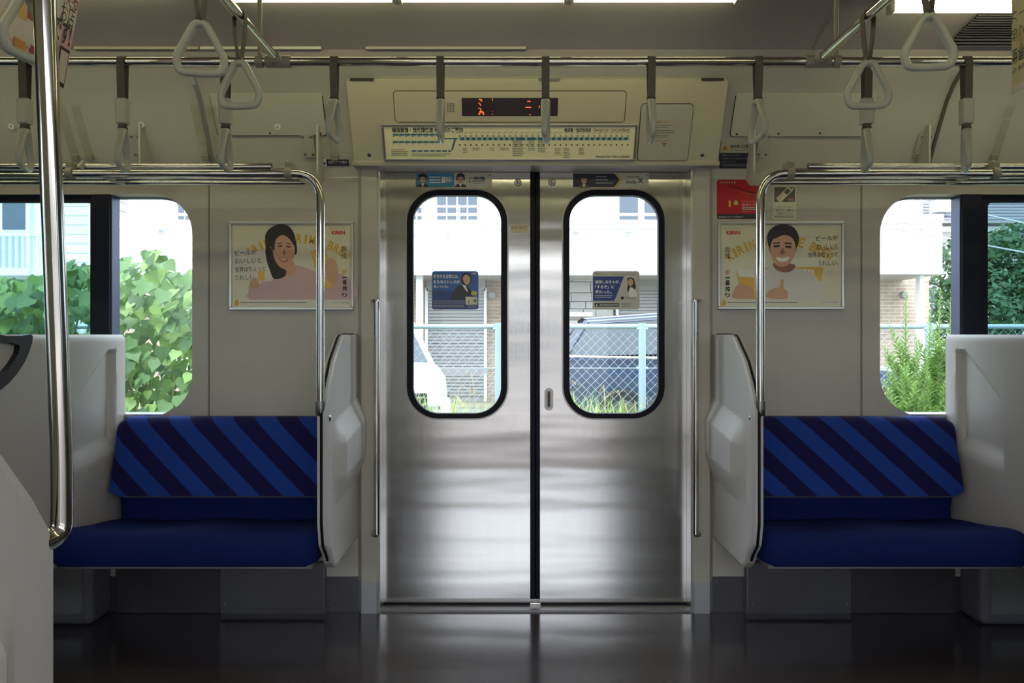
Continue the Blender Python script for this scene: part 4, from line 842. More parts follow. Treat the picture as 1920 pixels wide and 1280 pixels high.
for x in (487, 1568):
    px = P(x, 115, RD).x; MB().tube([(px, RY, RZ - 0.012), (px, RY, 2.31)], 0.007, 10).build('hanger', 'bracket_grey', sr, smooth=True, auto=50)
    MB().tube([(px - 0.011, RY, RZ), (px + 0.011, RY, RZ)], 0.0185, 14).build('hanger_clip', 'bracket_grey', sr, smooth=True, auto=50)

# straps: band over the rail, plastic sleeve on the long ones, triangular handle across the rail
def strap_parts(long, root):
    ap = -0.118 if not long else -0.208           # apex of the handle below the rail
    r = 0.0155; path = [Vector((0, 0.004, ap + 0.006)), Vector((0, 0.011, ap * 0.55)), Vector((0, r, -0.006))] + [Vector((0, r * math.cos(a), r * math.sin(a))) for a in [math.pi * k / 8 for k in range(1, 8)]] + [Vector((0, -r, -0.006)), Vector((0, -0.011, ap * 0.55)), Vector((0, -0.004, ap + 0.006)), Vector((0, 0.0, ap - 0.004))]
    MB().ribbon(path, X * 0.0115, 0.0028).build('band', 'strap_band', root)
    MB().lathe((0, 0, ap + 0.002), X, [(0.0075, -0.0125), (0.0085, -0.010), (0.0085, 0.010), (0.0075, 0.0125)], 12).build('swivel', mat('swivel_brown', (64, 52, 52), 0.5), root, smooth=True, auto=50)
    if long: MB().box((-0.018, -0.016, -0.192), (0.018, 0.016, -0.114)).build('sleeve', 'strap_plastic', root, bevel=0.005)
    loop = [(0, 0.0), (0.020, -0.016), (0.050, -0.078), (0.0545, -0.098), (0.050, -0.116), (0, -0.118), (-0.050, -0.116), (-0.0545, -0.098), (-0.050, -0.078), (-0.020, -0.016)]
    pts = [loop[0]]
    lp = fillet([Vector((0, y, z)) for y, z in ((0, -0.118), (0.047, -0.116), (0.0545, -0.086), (0.012, -0.004), (-0.012, -0.004), (-0.0545, -0.086), (-0.047, -0.116), (0, -0.118))], 0.014, 5)[:-1]
    m = MB(); n = len(lp); K = 10
    for i, p in enumerate(lp):
        t_ = (lp[(i + 1) % n] - lp[i - 1]).normalized(); nn = t_.cross(X).normalized(); k = (p.z + 0.118) / 0.114; wx = 0.0085 + 0.0055 * k; wn = 0.0088
        for a in range(K):
            th = 2 * math.pi * a / K; m.v.append(p + Vector((0, 0, ap)) + X * (wx * math.copysign(abs(math.cos(th)) ** 0.7, math.cos(th))) + nn * (wn * math.copysign(abs(math.sin(th)) ** 0.8, math.sin(th))))
    for i in range(n):
        for a in range(K): m.f.append((i * K + a, i * K + (a + 1) % K, ((i + 1) % n) * K + (a + 1) % K, ((i + 1) % n) * K + a))
    m.build('handle', 'strap_plastic', root, smooth=True, auto=60)
protos = {}
def strap(long, loc, rz, label, group, tilt=0.0, twist=0.0):
    if long not in protos:
        root = thing('hanging_strap', (0, 0, 0)); strap_parts(long, root); protos[long] = root; o = root
    else:
        src = protos[long]; o = src.copy(); col.objects.link(o)
        for ch in list(src.children): c = ch.copy(); col.objects.link(c); c.parent = o
    o.location = Vector(loc); o.rotation_euler = (tilt, 0, rz); tag(o, label, 'strap', group)
    if twist:
        for ch in o.children:
            if ch.name.startswith('handle'): ch.rotation_euler = (0, 0, twist)
    return o
GS = 'hanging straps on the rail over the doors'
SN = [(47, True, 'long hanging strap at the far left, partly behind the pink poster'), (230, True, 'long hanging strap with sleeve over the left window, next to the near pole'), (423, True, 'long hanging strap with sleeve just left of the left cross rail'),
      (627, False, 'short hanging strap at the left corner of the door header'), (826, False, 'short hanging strap in front of the left end of the route map'), (1023, False, 'short hanging strap in front of the orange display'),
      (1221, False, 'short hanging strap in front of the emergency cover'), (1421, False, 'short hanging strap at the right corner of the door header'), (1625, True, 'long hanging strap with sleeve just right of the right cross rail'), (1812, True, 'long hanging strap with sleeve near the handwritten hanging poster')]
tw = {47: 0.25, 230: 0.2, 423: 0.08, 627: -0.1, 826: 0.03, 1023: -0.12, 1221: -0.06, 1421: 0.12, 1625: -0.25, 1812: -0.4}
for x, lg, lb in SN: strap(lg, (P(x, 115, RD).x, RY, RZ), 0.0, lb, GS, 0.0, tw[x])
strap(False, (CRX[0], CAM.y + 2.06, RZ), math.pi / 2, 'white triangle strap on the left cross rail, nearer the doors', 'hanging straps on the cross rails')
strap(False, (CRX[0], CAM.y + 1.80, RZ), math.pi / 2, 'larger white triangle strap on the left cross rail, against the ceiling', 'hanging straps on the cross rails', 0.0, 0.15)
strap(False, (CRX[1], CAM.y + 2.06, RZ), math.pi / 2, 'white triangle strap on the right cross rail, nearer the doors', 'hanging straps on the cross rails')
strap(False, (CRX[1], CAM.y + 1.76, RZ), math.pi / 2, 'larger white triangle strap on the right cross rail, beside the ceiling light', 'hanging straps on the cross rails')
strap(True, (P(50, 0, CAM.y * -1 + nearY).x, nearY, RZ), 0.0, 'white triangle strap in front of the pink poster, top left corner', GS, 0.0, -0.25)

# ------------------------------------------------------------------ ceiling lamps, grille, seams
def lamp(x0, x1, y, z, label, n, wide):
    t = thing('ceiling_lamp', ((x0 + x1) / 2, y, z), label, 'ceiling lamp', 'fluorescent ceiling lamps'); L = (x1 - x0) / n
    MB().box((x0 - 0.03, y - wide, z + 0.022), (x1 + 0.03, y + wide, z + 0.05)).build('base', 'socket', t, bevel=0.004)
    for i in range(n):
        a, b = x0 + i * L + 0.02, x0 + (i + 1) * L - 0.02; MB().tube([(a, y, z), (b, y, z)], 0.014, 14).build('tube', 'tube_light', t, smooth=True, auto=50)
        for e in (a - 0.012, b + 0.012): MB().box((e - 0.008, y - 0.018, z - 0.018), (e + 0.008, y + 0.018, z + 0.024)).build('lamp_socket', 'socket', t, bevel=0.003)
    return t
LY = CAM.y + 2.61; LZ = 2.277
lamp(P(745, 0, 2.61).x - 0.57, P(745, 0, 2.61).x + 1.14, LY, LZ, 'fluorescent ceiling lamp above the doors at the top edge', 3, 0.03)
lamp(P(1660, 15, 2.68).x, P(1660, 15, 2.68).x + 1.7, CAM.y + 2.66, 2.262, 'fluorescent ceiling lamp at upper right beside the ceiling grille', 3, 0.05)
lamp(-2.9, -1.2, LY - 0.06, LZ, 'fluorescent ceiling lamp above the left window', 3, 0.03)
for x0, k in ((-2.7, 'left'), (-0.7, 'middle'), (1.2, 'right')): lamp(x0, x0 + 1.7, mirror_y(LY), LZ, 'fluorescent ceiling lamp over the camera-side doors, %s one of three' % k, 3, 0.03)
gr = thing('ceiling_grille', (2.2, -0.5, 2.28), 'dark perforated ceiling air grille at upper right', 'grille')
def cz(y):
    for (y0, z0), (y1, z1) in zip(CEIL, CEIL[1:]):
        if y1 <= y <= y0: return z0 + (z1 - z0) * (y - y0) / (y1 - y0)
    return 2.32
ya, yb = CAM.y + 2.95, CAM.y + 2.74
pts = [[Vector((x, ya + (yb - ya) * i / 8, cz(ya + (yb - ya) * i / 8) - 0.004)) for x in (1.545, 3.2)] for i in range(9)]
MB().grid(pts, flip=True).build('backing', 'grille_dark', gr)
for i in range(14):
    y = ya + (yb - ya) * (i + 0.5) / 14; MB().box((1.545 + 0.0, y - 0.002, cz(y) - 0.012), (3.2, y + 0.002, cz(y) - 0.003)).build('slat', mat('grille_slat', (64, 62, 72), 0.5), gr)
def ceil_strip(x0, x1, yv, d, m, h=0.006):
    a, b = P(x0, yv, d), P(x1, yv, d); MB().box((a.x, a.y - 0.006, cz(a.y) - 0.008), (b.x, a.y + 0.006, cz(a.y) + 0.002)).build('ceiling_moulding', m, ceiling)
ceil_strip(140, 372, 86, 2.96, 'bracket_grey'); ceil_strip(376, 602, 86, 2.96, 'cream_upper'); ceil_strip(686, 986, 88, 2.96, 'ceiling_paint')
for x in (1550,): 
    px = P(x, 50, 2.85).x; MB().grid([[Vector((px - w, y, z - 0.003)) for w in (0.006, -0.006)] for y, z in CEIL], flip=False).build('ceiling_joint', 'bracket_grey', ceiling)

# ------------------------------------------------------------------ posters hanging from the ceiling
def hanging(xpx, d0, d1, zb, h, label, m, lean, stripes):
    x0 = P(xpx, 0, d0).x; zt = zb + h; t = thing('hanging_poster', (x0, CAM.y + (d0 + d1) / 2, zb), label, 'poster'); sx = 1 if x0 < 0 else -1
    N = 16
    def pt(u, v, off=0.0):   # u along the car's width from the far edge, v up
        bow = 0.012 * math.sin(u * 5.0) + lean * v * (1 - u) ** 3
        return Vector((x0 + sx * (bow + off), CAM.y + d0 + (d1 - d0) * u, zb + h * v))
    g = [[pt(i / N, j / 8) for i in range(N + 1)] for j in range(9)]; g2 = [[pt(i / N, j / 8, -0.0008) for i in range(N + 1)] for j in range(9)]
    mb = MB().grid(g, flip=sx < 0); mb.grid(g2, flip=sx > 0); s = mb.build('paper', m, t, smooth=True)
    MB().box((x0 - 0.008, CAM.y + d1 - 0.01, zt - 0.012), (x0 + 0.008, CAM.y + d0 + 0.01, zt + 0.012)).build('holder_bar', 'aluminium', t)
    for yy in (d0 - 0.08, d1 + 0.08): MB().tube([(x0, CAM.y + yy, zt + 0.01), (x0, CAM.y + yy, 2.33)], 0.004, 8).build('holder_rod', 'steel', t)
    class C:
        pass
    def patch(name, u0, v0, u1, v1, mm, off=0.0012):
        k = 8; MB().grid([[pt(u0 + (u1 - u0) * i / k, v0 + (v1 - v0) * j / 2, off) for i in range(k + 1)] for j in range(3)], flip=sx < 0).build(name, mm, s)
    def txt(body, u0, v0, u1, v1, mm, off=0.0022, bold=0.0):
        vs, fs = text_mesh(body, 'LEFT', bold); ax, bx = min(v[0] for v in vs), max(v[0] for v in vs); ay, by = min(v[1] for v in vs), max(v[1] for v in vs)
        MB().add([pt(u0 + (u1 - u0) * (v[0] - ax) / (bx - ax), v0 + (v1 - v0) * (v[1] - ay) / (by - ay), off) for v in vs], fs).build('lettering', mm, s)
    return t, patch, txt
mat('poster_pink', (232, 178, 190), 0.5, noise=(8, 0.05)); mat('poster_card', (222, 208, 202), 0.5); mat('poster_orange', (220, 140, 66), 0.5); mat('poster_red', (170, 48, 46), 0.5); mat('poster_yellow', (216, 178, 84), 0.5)
HD0, HD1 = 2.15, 1.5
def pxuv(xpx, zb, h):
    X0 = P(xpx, 0, HD0).x - CAM.x
    def f(x, y):
        d = X0 * FPX / (x - CX); return ((HD0 - d) / (HD0 - HD1), (CAM.z - (y - CY) * d / FPX - zb) / h)
    return f
zb = P(121, 161, HD0).z
hp, patch, txt = hanging(121, HD0, HD1, zb, 0.40, 'pink advert poster hanging from the ceiling behind the near pole', 'poster_pink', 0.07, None)
q = pxuv(121, zb, 0.40)
def pp(name, x0, y0, x1, y1, m, off=0.0012): (a, b), (c, d) = q(x0, y1), q(x1, y0); patch(name, a, b, c, b + (d - b), m, off)
def pt_(body, x0, y0, x1, y1, m, bold=0.0): (a, b), (c, d) = q(x0, y1), q(x1, y0); txt(body, a, b, c, d, m, 0.0024, bold)
patch('white_field', 0.9, 0.09, 0.09, 0.55, 'poster_card')
pp('red_tag', 45, 91, 58, 104, 'poster_red', 0.002); pp('orange_tag', 15, 80, 36, 92, 'poster_orange', 0.002); pp('red_tag', -8, 62, 5, 76, 'poster_red', 0.002); pp('orange_tag', 52, 57, 63, 72, 'poster_orange', 0.002); pp('red_tag', 36, 12, 50, 34, 'poster_red', 0.002); pp('yellow_tag', 20, 6, 34, 30, 'poster_yellow', 0.002)
pp('white_card', 98, 14, 119, 44, 'poster_card', 0.002); pt_('える', 100, -8, 119, 9, 'ink'); pt_('お店', 93, 18, 117, 38, 'ink'); pt_('です!', 84, 46, 116, 70, 'ink', 0.02)
pp('printed_phone', 100, 96, 118.5, 156, 'ink', 0.0018); pp('printed_phone_screen', 102, 101, 117, 149, 'poster_card', 0.0024)
zb = P(1897, 178, HD0).z
hp, patch, txt = hanging(1897, HD0, HD1, zb, 0.40, 'pale yellow poster with brush handwriting hanging at the upper right edge', mat('poster_cream', (214, 204, 160), 0.5), 0.0, None)
q = pxuv(1897, zb, 0.40)
patch('white_border', 0.0, 0.0, 0.98, 0.05, 'poster_card')
for i_, s_ in enumerate(('ビールが', 'おいしいと', '世界はちょっと', 'うれしい。')): pt_(s_, 1899, (6, 35, 68, 105)[i_], (1965, 1975, 2000, 1965)[i_], (26, 58, 94, 130)[i_], 'ink')
pt_('一番', 1906, 50, 1921, 96, 'poster_yellow')

# ------------------------------------------------------------------ camera-side outdoors: the platform the train stands at
mat('car_glass_dark', (70, 76, 84), 0.15); mat('concrete', (132, 128, 126), 0.85, noise=(4, 0.1)); mat('asphalt', (120, 118, 116), 0.9, noise=(8, 0.15))
MB().box((-14, -9.5, -0.5), (14, -2.95, -0.05)).build('platform', 'concrete', kind='structure', label='grey concrete station platform')
MB().box((-14, -3.9, -0.05), (14, -3.6, -0.045)).build('platform_line', mat('tactile', (160, 138, 60), 0.8), kind='structure', label='yellow tactile strip along the platform edge')
mat('platform_wall', (150, 146, 140), 0.8, noise=(2, 0.1)); MB().box((-40, -60, -1.1), (40, -9.5, -1.0)).build('ground_beyond', 'asphalt', kind='structure')
ob = MB().box((-40, -30, -1.0), (40, -22, 4.2)).build('unseen_building', mat('unseen_building_render', (160, 157, 152), 0.8, noise=(0.6, 0.08)), label='long low unseen building added behind the camera for the door reflections', cat='building')  # unseen building, added; height and tone set for the reflections in the doors
for i in range(-9, 10): MB().box((i * 4 - 0.9, -22.02, 0.6), (i * 4 + 0.9, -21.95, 2.0)).build('window', 'car_glass_dark', ob)

MB().box((-14, -7.6, 2.75), (14, -3.05, 2.87)).build('added_shade_canopy', mat('canopy_steel', (120, 118, 116), 0.7), kind='structure')  # unseen canopy, added to keep sky light out of the open doorway
for x in (-9, -4.5, 4.5, 9):  # posts carrying the added canopy
    MB().box((x - 0.1, -6.1, -0.05), (x + 0.1, -5.9, 2.75)).build('platform_pillar', 'platform_wall', kind='structure')

# ------------------------------------------------------------------ far-side outdoors
GZ = -0.06
mat('leaf_green', (90, 124, 74), 0.55, noise=(4, 0.25)); mat('leaf_dark', (54, 86, 50), 0.6, noise=(3, 0.3)); mat('leaf_bright', (128, 160, 88), 0.55, noise=(5, 0.2)); mat('stem_green', (104, 120, 70), 0.7); mat('bark', (96, 82, 66), 0.9)
for nm in ('leaf_green', 'leaf_dark', 'leaf_bright'):
    nt = MATS[nm].node_tree; b = nt.nodes['Principled BSDF']; tr = nt.nodes.new('ShaderNodeBsdfTranslucent'); tr.inputs[0].default_value = rgb(120, 150, 62); mx = nt.nodes.new('ShaderNodeMixShader'); mx.inputs[0].default_value = 0.3
    out = [n for n in nt.nodes if n.type == 'OUTPUT_MATERIAL'][0]; nt.links.new(b.outputs[0], mx.inputs[1]); nt.links.new(tr.outputs[0], mx.inputs[2]); nt.links.new(mx.outputs[0], out.inputs[0])
MB().box((-30, 0.6, GZ - 0.4), (30, 60, GZ)).build('ground', mat('earth', (138, 132, 112), 0.95, noise=(2, 0.2)), kind='structure')
MB().box((-30, 4.2, GZ), (30, 9.4, GZ + 0.015)).build('road', 'asphalt', kind='structure')

# chain-link fence
FD = 6.5; FY = CAM.y + FD; FT = P(0, 612, FD).z
fe = thing('chain_link_fence', (0, FY, GZ), 'pale galvanised chain-link fence with round posts beside the track', 'fence')
FEN = mat('galvanised', (150, 168, 180), 0.45, metal=0.2)
fx0, fx1 = -5.2, 6.4
MB().tube([(fx0, FY, FT), (fx1, FY, FT)], 0.02, 10).build('top_rail', FEN, fe, smooth=True, auto=50)
zw = P(0, 690, FD).z; MB().tube([(fx0, FY, zw), (fx1, FY, zw)], 0.0035, 6).build('tension_wire', FEN, fe)
px = 935 - 268 * 4
while px < 2400:
    c = P(px, 690, FD).x
    if fx0 < c < fx1:
        MB().tube([(c, FY - 0.03, GZ), (c, FY - 0.03, FT + 0.03)], 0.03, 12).build('post', FEN, fe, smooth=True, auto=50)
        for zz in (zw, FT - 0.02): MB().tube([(c - 0.045, FY - 0.03, zz), (c + 0.045, FY - 0.03, zz)], 0.012, 8).build('post_clamp', FEN, fe)
    px += 268
mesh = MB(); per = 0.076; hgt = FT - GZ - 0.03; k = int((fx1 - fx0 + hgt) / per) + 1
for i in range(k):
    for s in (1, -1):
        xs = fx0 - hgt + i * per if s > 0 else fx0 + i * per; a = Vector((xs, FY, GZ + 0.02)); b = Vector((xs + s * hgt, FY, FT - 0.01))
        for p, q in ((a, b),):
            lo, hi = 0.0, 1.0; dx = q.x - p.x
            for lim, sg in ((fx0, 1), (fx1, -1)):
                if dx:
                    tt = (lim - p.x) / dx
                    if (sg > 0) == (dx > 0): lo = max(lo, tt)
                    else: hi = min(hi, tt)
            if hi > lo: mesh.tube([p.lerp(q, lo), p.lerp(q, hi)], 0.0017, 3, cap=False)
mesh.build('wire_mesh', FEN, fe, kind='stuff')

# grass and weeds along the fence
def blade(mb, base, h, lean, w, az):
    d = Vector((math.cos(az), math.sin(az), 0)); sd = Vector((-d.y, d.x, 0)) * w; p1 = base + Z * h * 0.55 + d * lean * 0.3; p2 = base + Z * h * (0.95 - lean * 0.3) + d * lean
    mb.add([base - sd, base + sd, p1 + sd * 0.7, p1 - sd * 0.7, p2], [(0, 1, 2, 3), (3, 2, 4)])
mat('grass_blade', (148, 176, 84), 0.6, noise=(2, 0.25)); mat('grass_dry', (176, 160, 112), 0.7)
gb, gd = MB(), MB()
for i in range(8000):
    x = rng.uniform(-4.4, 5.0); y = FY + rng.uniform(-0.55, 0.35); w = 0.5 + 0.5 * math.sin(x * 3.1 + 1.3 * math.sin(x * 1.7)); h = rng.uniform(0.42, 0.78) + 0.2 * w * rng.random()
    blade(gb if rng.random() < 0.9 else gd, Vector((x, y, GZ)), h, rng.uniform(0.05, 0.35), rng.uniform(0.004, 0.008), rng.uniform(0, 6.28))
for i in range(110):
    x = rng.uniform(-4.4, 5.0); y = FY + rng.uniform(-0.4, 0.2); h = rng.uniform(0.6, 0.95); az = rng.uniform(0, 6.28); b0 = Vector((x, y, GZ)); d = Vector((math.cos(az), math.sin(az), 0)); tip = b0 + Z * h + d * 0.1; end = tip + d * 0.14 - Z * 0.07
    gd.tube([b0, b0 + Z * h * 0.6 + d * 0.02, tip, end], [0.0018, 0.0016, 0.0026, 0.0008], 4)
    for k in range(7): q = tip.lerp(end, k / 7); blade(gd, q, -0.03, 0.03, 0.003, az + rng.uniform(-1, 1))
MB_g = gb.build('grass', 'grass_blade', kind='stuff', label='green weedy grass along the foot of the chain-link fence'); gd.build('dry_grass', 'grass_dry', kind='stuff', label='tan seed heads and dry blades among the grass by the fence')

# big leafy shrub outside the left window
sh = thing('leafy_shrub', (P(150, 0, 5.3).x, CAM.y + 5.3, GZ), 'dense broad-leaved green shrub filling the left window', 'shrub')
def leaf_mesh(name, m):
    o = [(0, 0), (0.32, 0.02), (0.47, 0.22), (0.38, 0.48), (0.18, 0.72), (0.05, 0.92), (0, 1.06)]; v = [Vector((0, y, 0)) for _, y in o]; n = len(o); mb = MB()
    mid = [Vector((0, y, -0.05 * math.sin(math.pi * y) - 0.12 * y * y)) for _, y in o]; R = [Vector((x, y - 0.08 * (x > 0.2) * (y < 0.1), 0.10 * x - 0.16 * y * y)) for x, y in o]; Lf = [Vector((-p.x, p.y, p.z)) for p in R]
    mb.add(mid + R + Lf, [(i, n + i, n + i + 1, i + 1) for i in range(n - 1)] + [(i, i + 1, 2 * n + i + 1, 2 * n + i) for i in range(n - 1)])
    me = bpy.data.meshes.new(name); me.from_pydata([tuple(p) for p in mb.v], [], mb.f); me.materials.append(MATS[m]); me.polygons.foreach_set('use_smooth', [True] * len(me.polygons)); return me
LM = [leaf_mesh('leaf_blade', 'leaf_green'), leaf_mesh('leaf_blade', 'leaf_bright'), leaf_mesh('leaf_blade', 'leaf_dark')]
TOPS = [(-120, 520), (-20, 505), (40, 520), (90, 508), (130, 486), (175, 492), (215, 478), (240, 474), (262, 500), (275, 462), (300, 462), (325, 500), (345, 512), (375, 490), (420, 520)]
def ytop(x):
    for (a, ya), (b, yb) in zip(TOPS, TOPS[1:]):
        if a <= x <= b: return ya + (yb - ya) * (x - a) / (b - a)
    return 530
def leaf_frame(loc, s, face):
    # leaf hangs from its stalk: tip points down and outward
    tipd = Vector((rng.uniform(-0.55, 0.55), -rng.uniform(0.15, 0.9), -rng.uniform(0.35, 1.0))).normalized(); nrm = Vector((rng.uniform(-0.5, 0.5), -rng.uniform(0.3, 1.0), rng.uniform(0.3, 1.1))).normalized()
    xx = tipd.cross(nrm).normalized(); zz = xx.cross(tipd); M_ = Matrix((xx, tipd, zz)).transposed().to_4x4(); M_ = Matrix.Translation(loc) @ M_ @ Matrix.Scale(s, 4); return M_
leaves = []
for i in range(2000):
    x = rng.uniform(-110, 400); yt = ytop(x); y = yt + (830 - yt) * rng.random() ** 1.15; d = rng.uniform(4.85, 6.0); leaves.append((d, P(x, y + 4, d)))
leaves.sort(key=lambda t: t[0]); off = woff(sh); rest = [MB(), MB(), MB()]
for i, (d, p) in enumerate(leaves):
    k = 1 if rng.random() < 0.28 else (2 if rng.random() < 0.3 else 0); M_ = leaf_frame(p, rng.uniform(0.06, 0.12), None)
    if i < 300:
        o = bpy.data.objects.new('leaf', LM[k]); col.objects.link(o); o.parent = sh; o.matrix_local = Matrix.Translation(-off) @ M_
    else:
        me = LM[k]; rest[k].add([M_ @ v.co for v in me.vertices], [tuple(f.vertices) for f in me.polygons])
for k, nm in enumerate(('leaf_green', 'leaf_bright', 'leaf_dark')): rest[k].build('foliage', nm, sh, smooth=True, kind='stuff')
for i in range(22):
    x = rng.uniform(-80, 380); d = rng.uniform(5.0, 5.8); t_ = P(x, ytop(x) + rng.uniform(5, 60), d); b0 = Vector((t_.x + rng.uniform(-0.35, 0.35), t_.y + rng.uniform(-0.1, 0.2), GZ)); mid = b0.lerp(t_, 0.55) + Vector((rng.uniform(-0.1, 0.1), 0, 0)); MB().tube([b0, mid, t_], [0.012, 0.009, 0.004], 6).build('stem', 'stem_green', sh, smooth=True)

# tall feathery weeds outside the right window
WL = [('tall bright green weed with feathery leaves, leftmost at the right window', 1672, 660, 1700, 5.2), ('tall bright green weed rising highest on the left of the clump at the right window', 1698, 548, 1706, 5.3), ('bushy bright green weed low in the clump at the right window', 1718, 640, 1722, 5.1),
      ('slim bright green weed in the middle of the clump at the right window', 1745, 580, 1742, 5.4), ('tallest bright green weed with pointed plume beside the dark window post', 1763, 543, 1758, 5.2), ('bright green weed with pointed plume leaning against the dark window post', 1783, 560, 1774, 5.3),
      ('short bright green weed at the foot of the clump, left side', 1690, 690, 1696, 5.0), ('short bright green weed at the foot of the clump, right side', 1738, 668, 1735, 5.0), ('bright green weed half hidden by the box seat back', 1795, 600, 1788, 5.5)]
for lab, xt, yt, xb, d in WL:
    top = P(xt, yt, d); base = Vector((P(xb, 0, d).x, CAM.y + d, GZ)); t = thing('tall_weed', base, lab, 'weed', 'tall weeds outside the right window'); mid = base.lerp(top, 0.5) + Vector((rng.uniform(-0.03, 0.03), 0, 0))
    MB().tube([base, mid, top], [0.007, 0.006, 0.002], 6).build('stem', 'stem_green', t, smooth=True); f = MB(); H = top.z - base.z
    for br in range(12):
        if br == 0: path = [base, mid, top]; n = 190
        else:
            a = base.lerp(top, rng.uniform(0.3, 0.7)); az = rng.uniform(0, 6.28); e = a + Vector((math.cos(az) * 0.16, math.sin(az) * 0.12, rng.uniform(0.15, 0.3))); path = [a, (a + e) / 2 + Vector((0, 0, -0.02)), e]; n = 60
        for i in range(n):
            q = (i + 0.5) / n; c = path[0].lerp(path[1], q * 2) if q < 0.5 else path[1].lerp(path[2], q * 2 - 1); az = i * 2.4; L = (0.085 if br == 0 else 0.06) * (1 - 0.75 * max(0, q - 0.5) * 2) * rng.uniform(0.7, 1.2) + 0.012
            dd = Vector((math.cos(az), math.sin(az) * 0.9, 0.35 + q * 1.2)).normalized(); sd = dd.cross(Z).normalized() * L * 0.13; m1 = c + dd * L * 0.5
            f.add([c, m1 + sd, c + dd * L - Z * L * 0.25, m1 - sd], [(0, 1, 2, 3)])
    f.build('foliage', 'leaf_bright', t)

# dark evergreen tree behind, right
def tree(label, lumps, trunk, n, size, m1, m2):
    t = thing('garden_tree', (trunk[0], trunk[1], GZ), label, 'tree'); MB().tube([(trunk[0], trunk[1], GZ), (trunk[0] + 0.1, trunk[1], trunk[2])], [0.2, 0.1], 10).build('trunk', 'bark', t, smooth=True); A = [MB(), MB()]
    for c, r in lumps:
        for i in range(n):
            v = Vector((rng.gauss(0, 1), rng.gauss(0, 1), rng.gauss(0, 1))).normalized(); v.y = -abs(v.y) if rng.random() < 0.7 else v.y; p = Vector(c) + Vector((v.x * r[0], v.y * r[1], v.z * r[2])) * rng.uniform(0.72, 1.03)
            a = Vector((rng.uniform(-1, 1), rng.uniform(-1, 1), rng.uniform(-1, 1))).normalized(); b = a.cross(v + Vector((0.01, 0, 0))).normalized(); s = size * rng.uniform(0.6, 1.3); A[0 if rng.random() < 0.75 else 1].add([p - a * s, p - b * s * 0.45, p + a * s, p + b * s * 0.45], [(0, 1, 2, 3)])
    A[0].build('foliage', m1, t, kind='stuff'); A[1].build('foliage', m2, t, kind='stuff'); return t
def lump(x, y, d, rx, ry, rz): return (tuple(P(x, y, d)), (rx, ry, rz))
tree('big dark green tree crown seen past the dark post of the right window', [lump(1800, 520, 17, 0.75, 0.8, 0.95), lump(1860, 500, 17.5, 0.8, 0.8, 0.8), lump(1915, 480, 17, 0.9, 0.9, 0.75), lump(1960, 540, 16.5, 0.9, 0.8, 0.9), lump(1850, 570, 16.5, 0.8, 0.8, 0.75), lump(1785, 590, 17, 0.6, 0.7, 0.9), lump(1900, 600, 16, 0.9, 0.8, 0.7), lump(2010, 470, 17, 1.0, 1, 1.1)], (P(1880, 0, 17).x, CAM.y + 17.2, 1.4), 1000, 0.085, mat('tree_dark', (56, 88, 54), 0.7, noise=(1.5, 0.35)), 'leaf_dark')

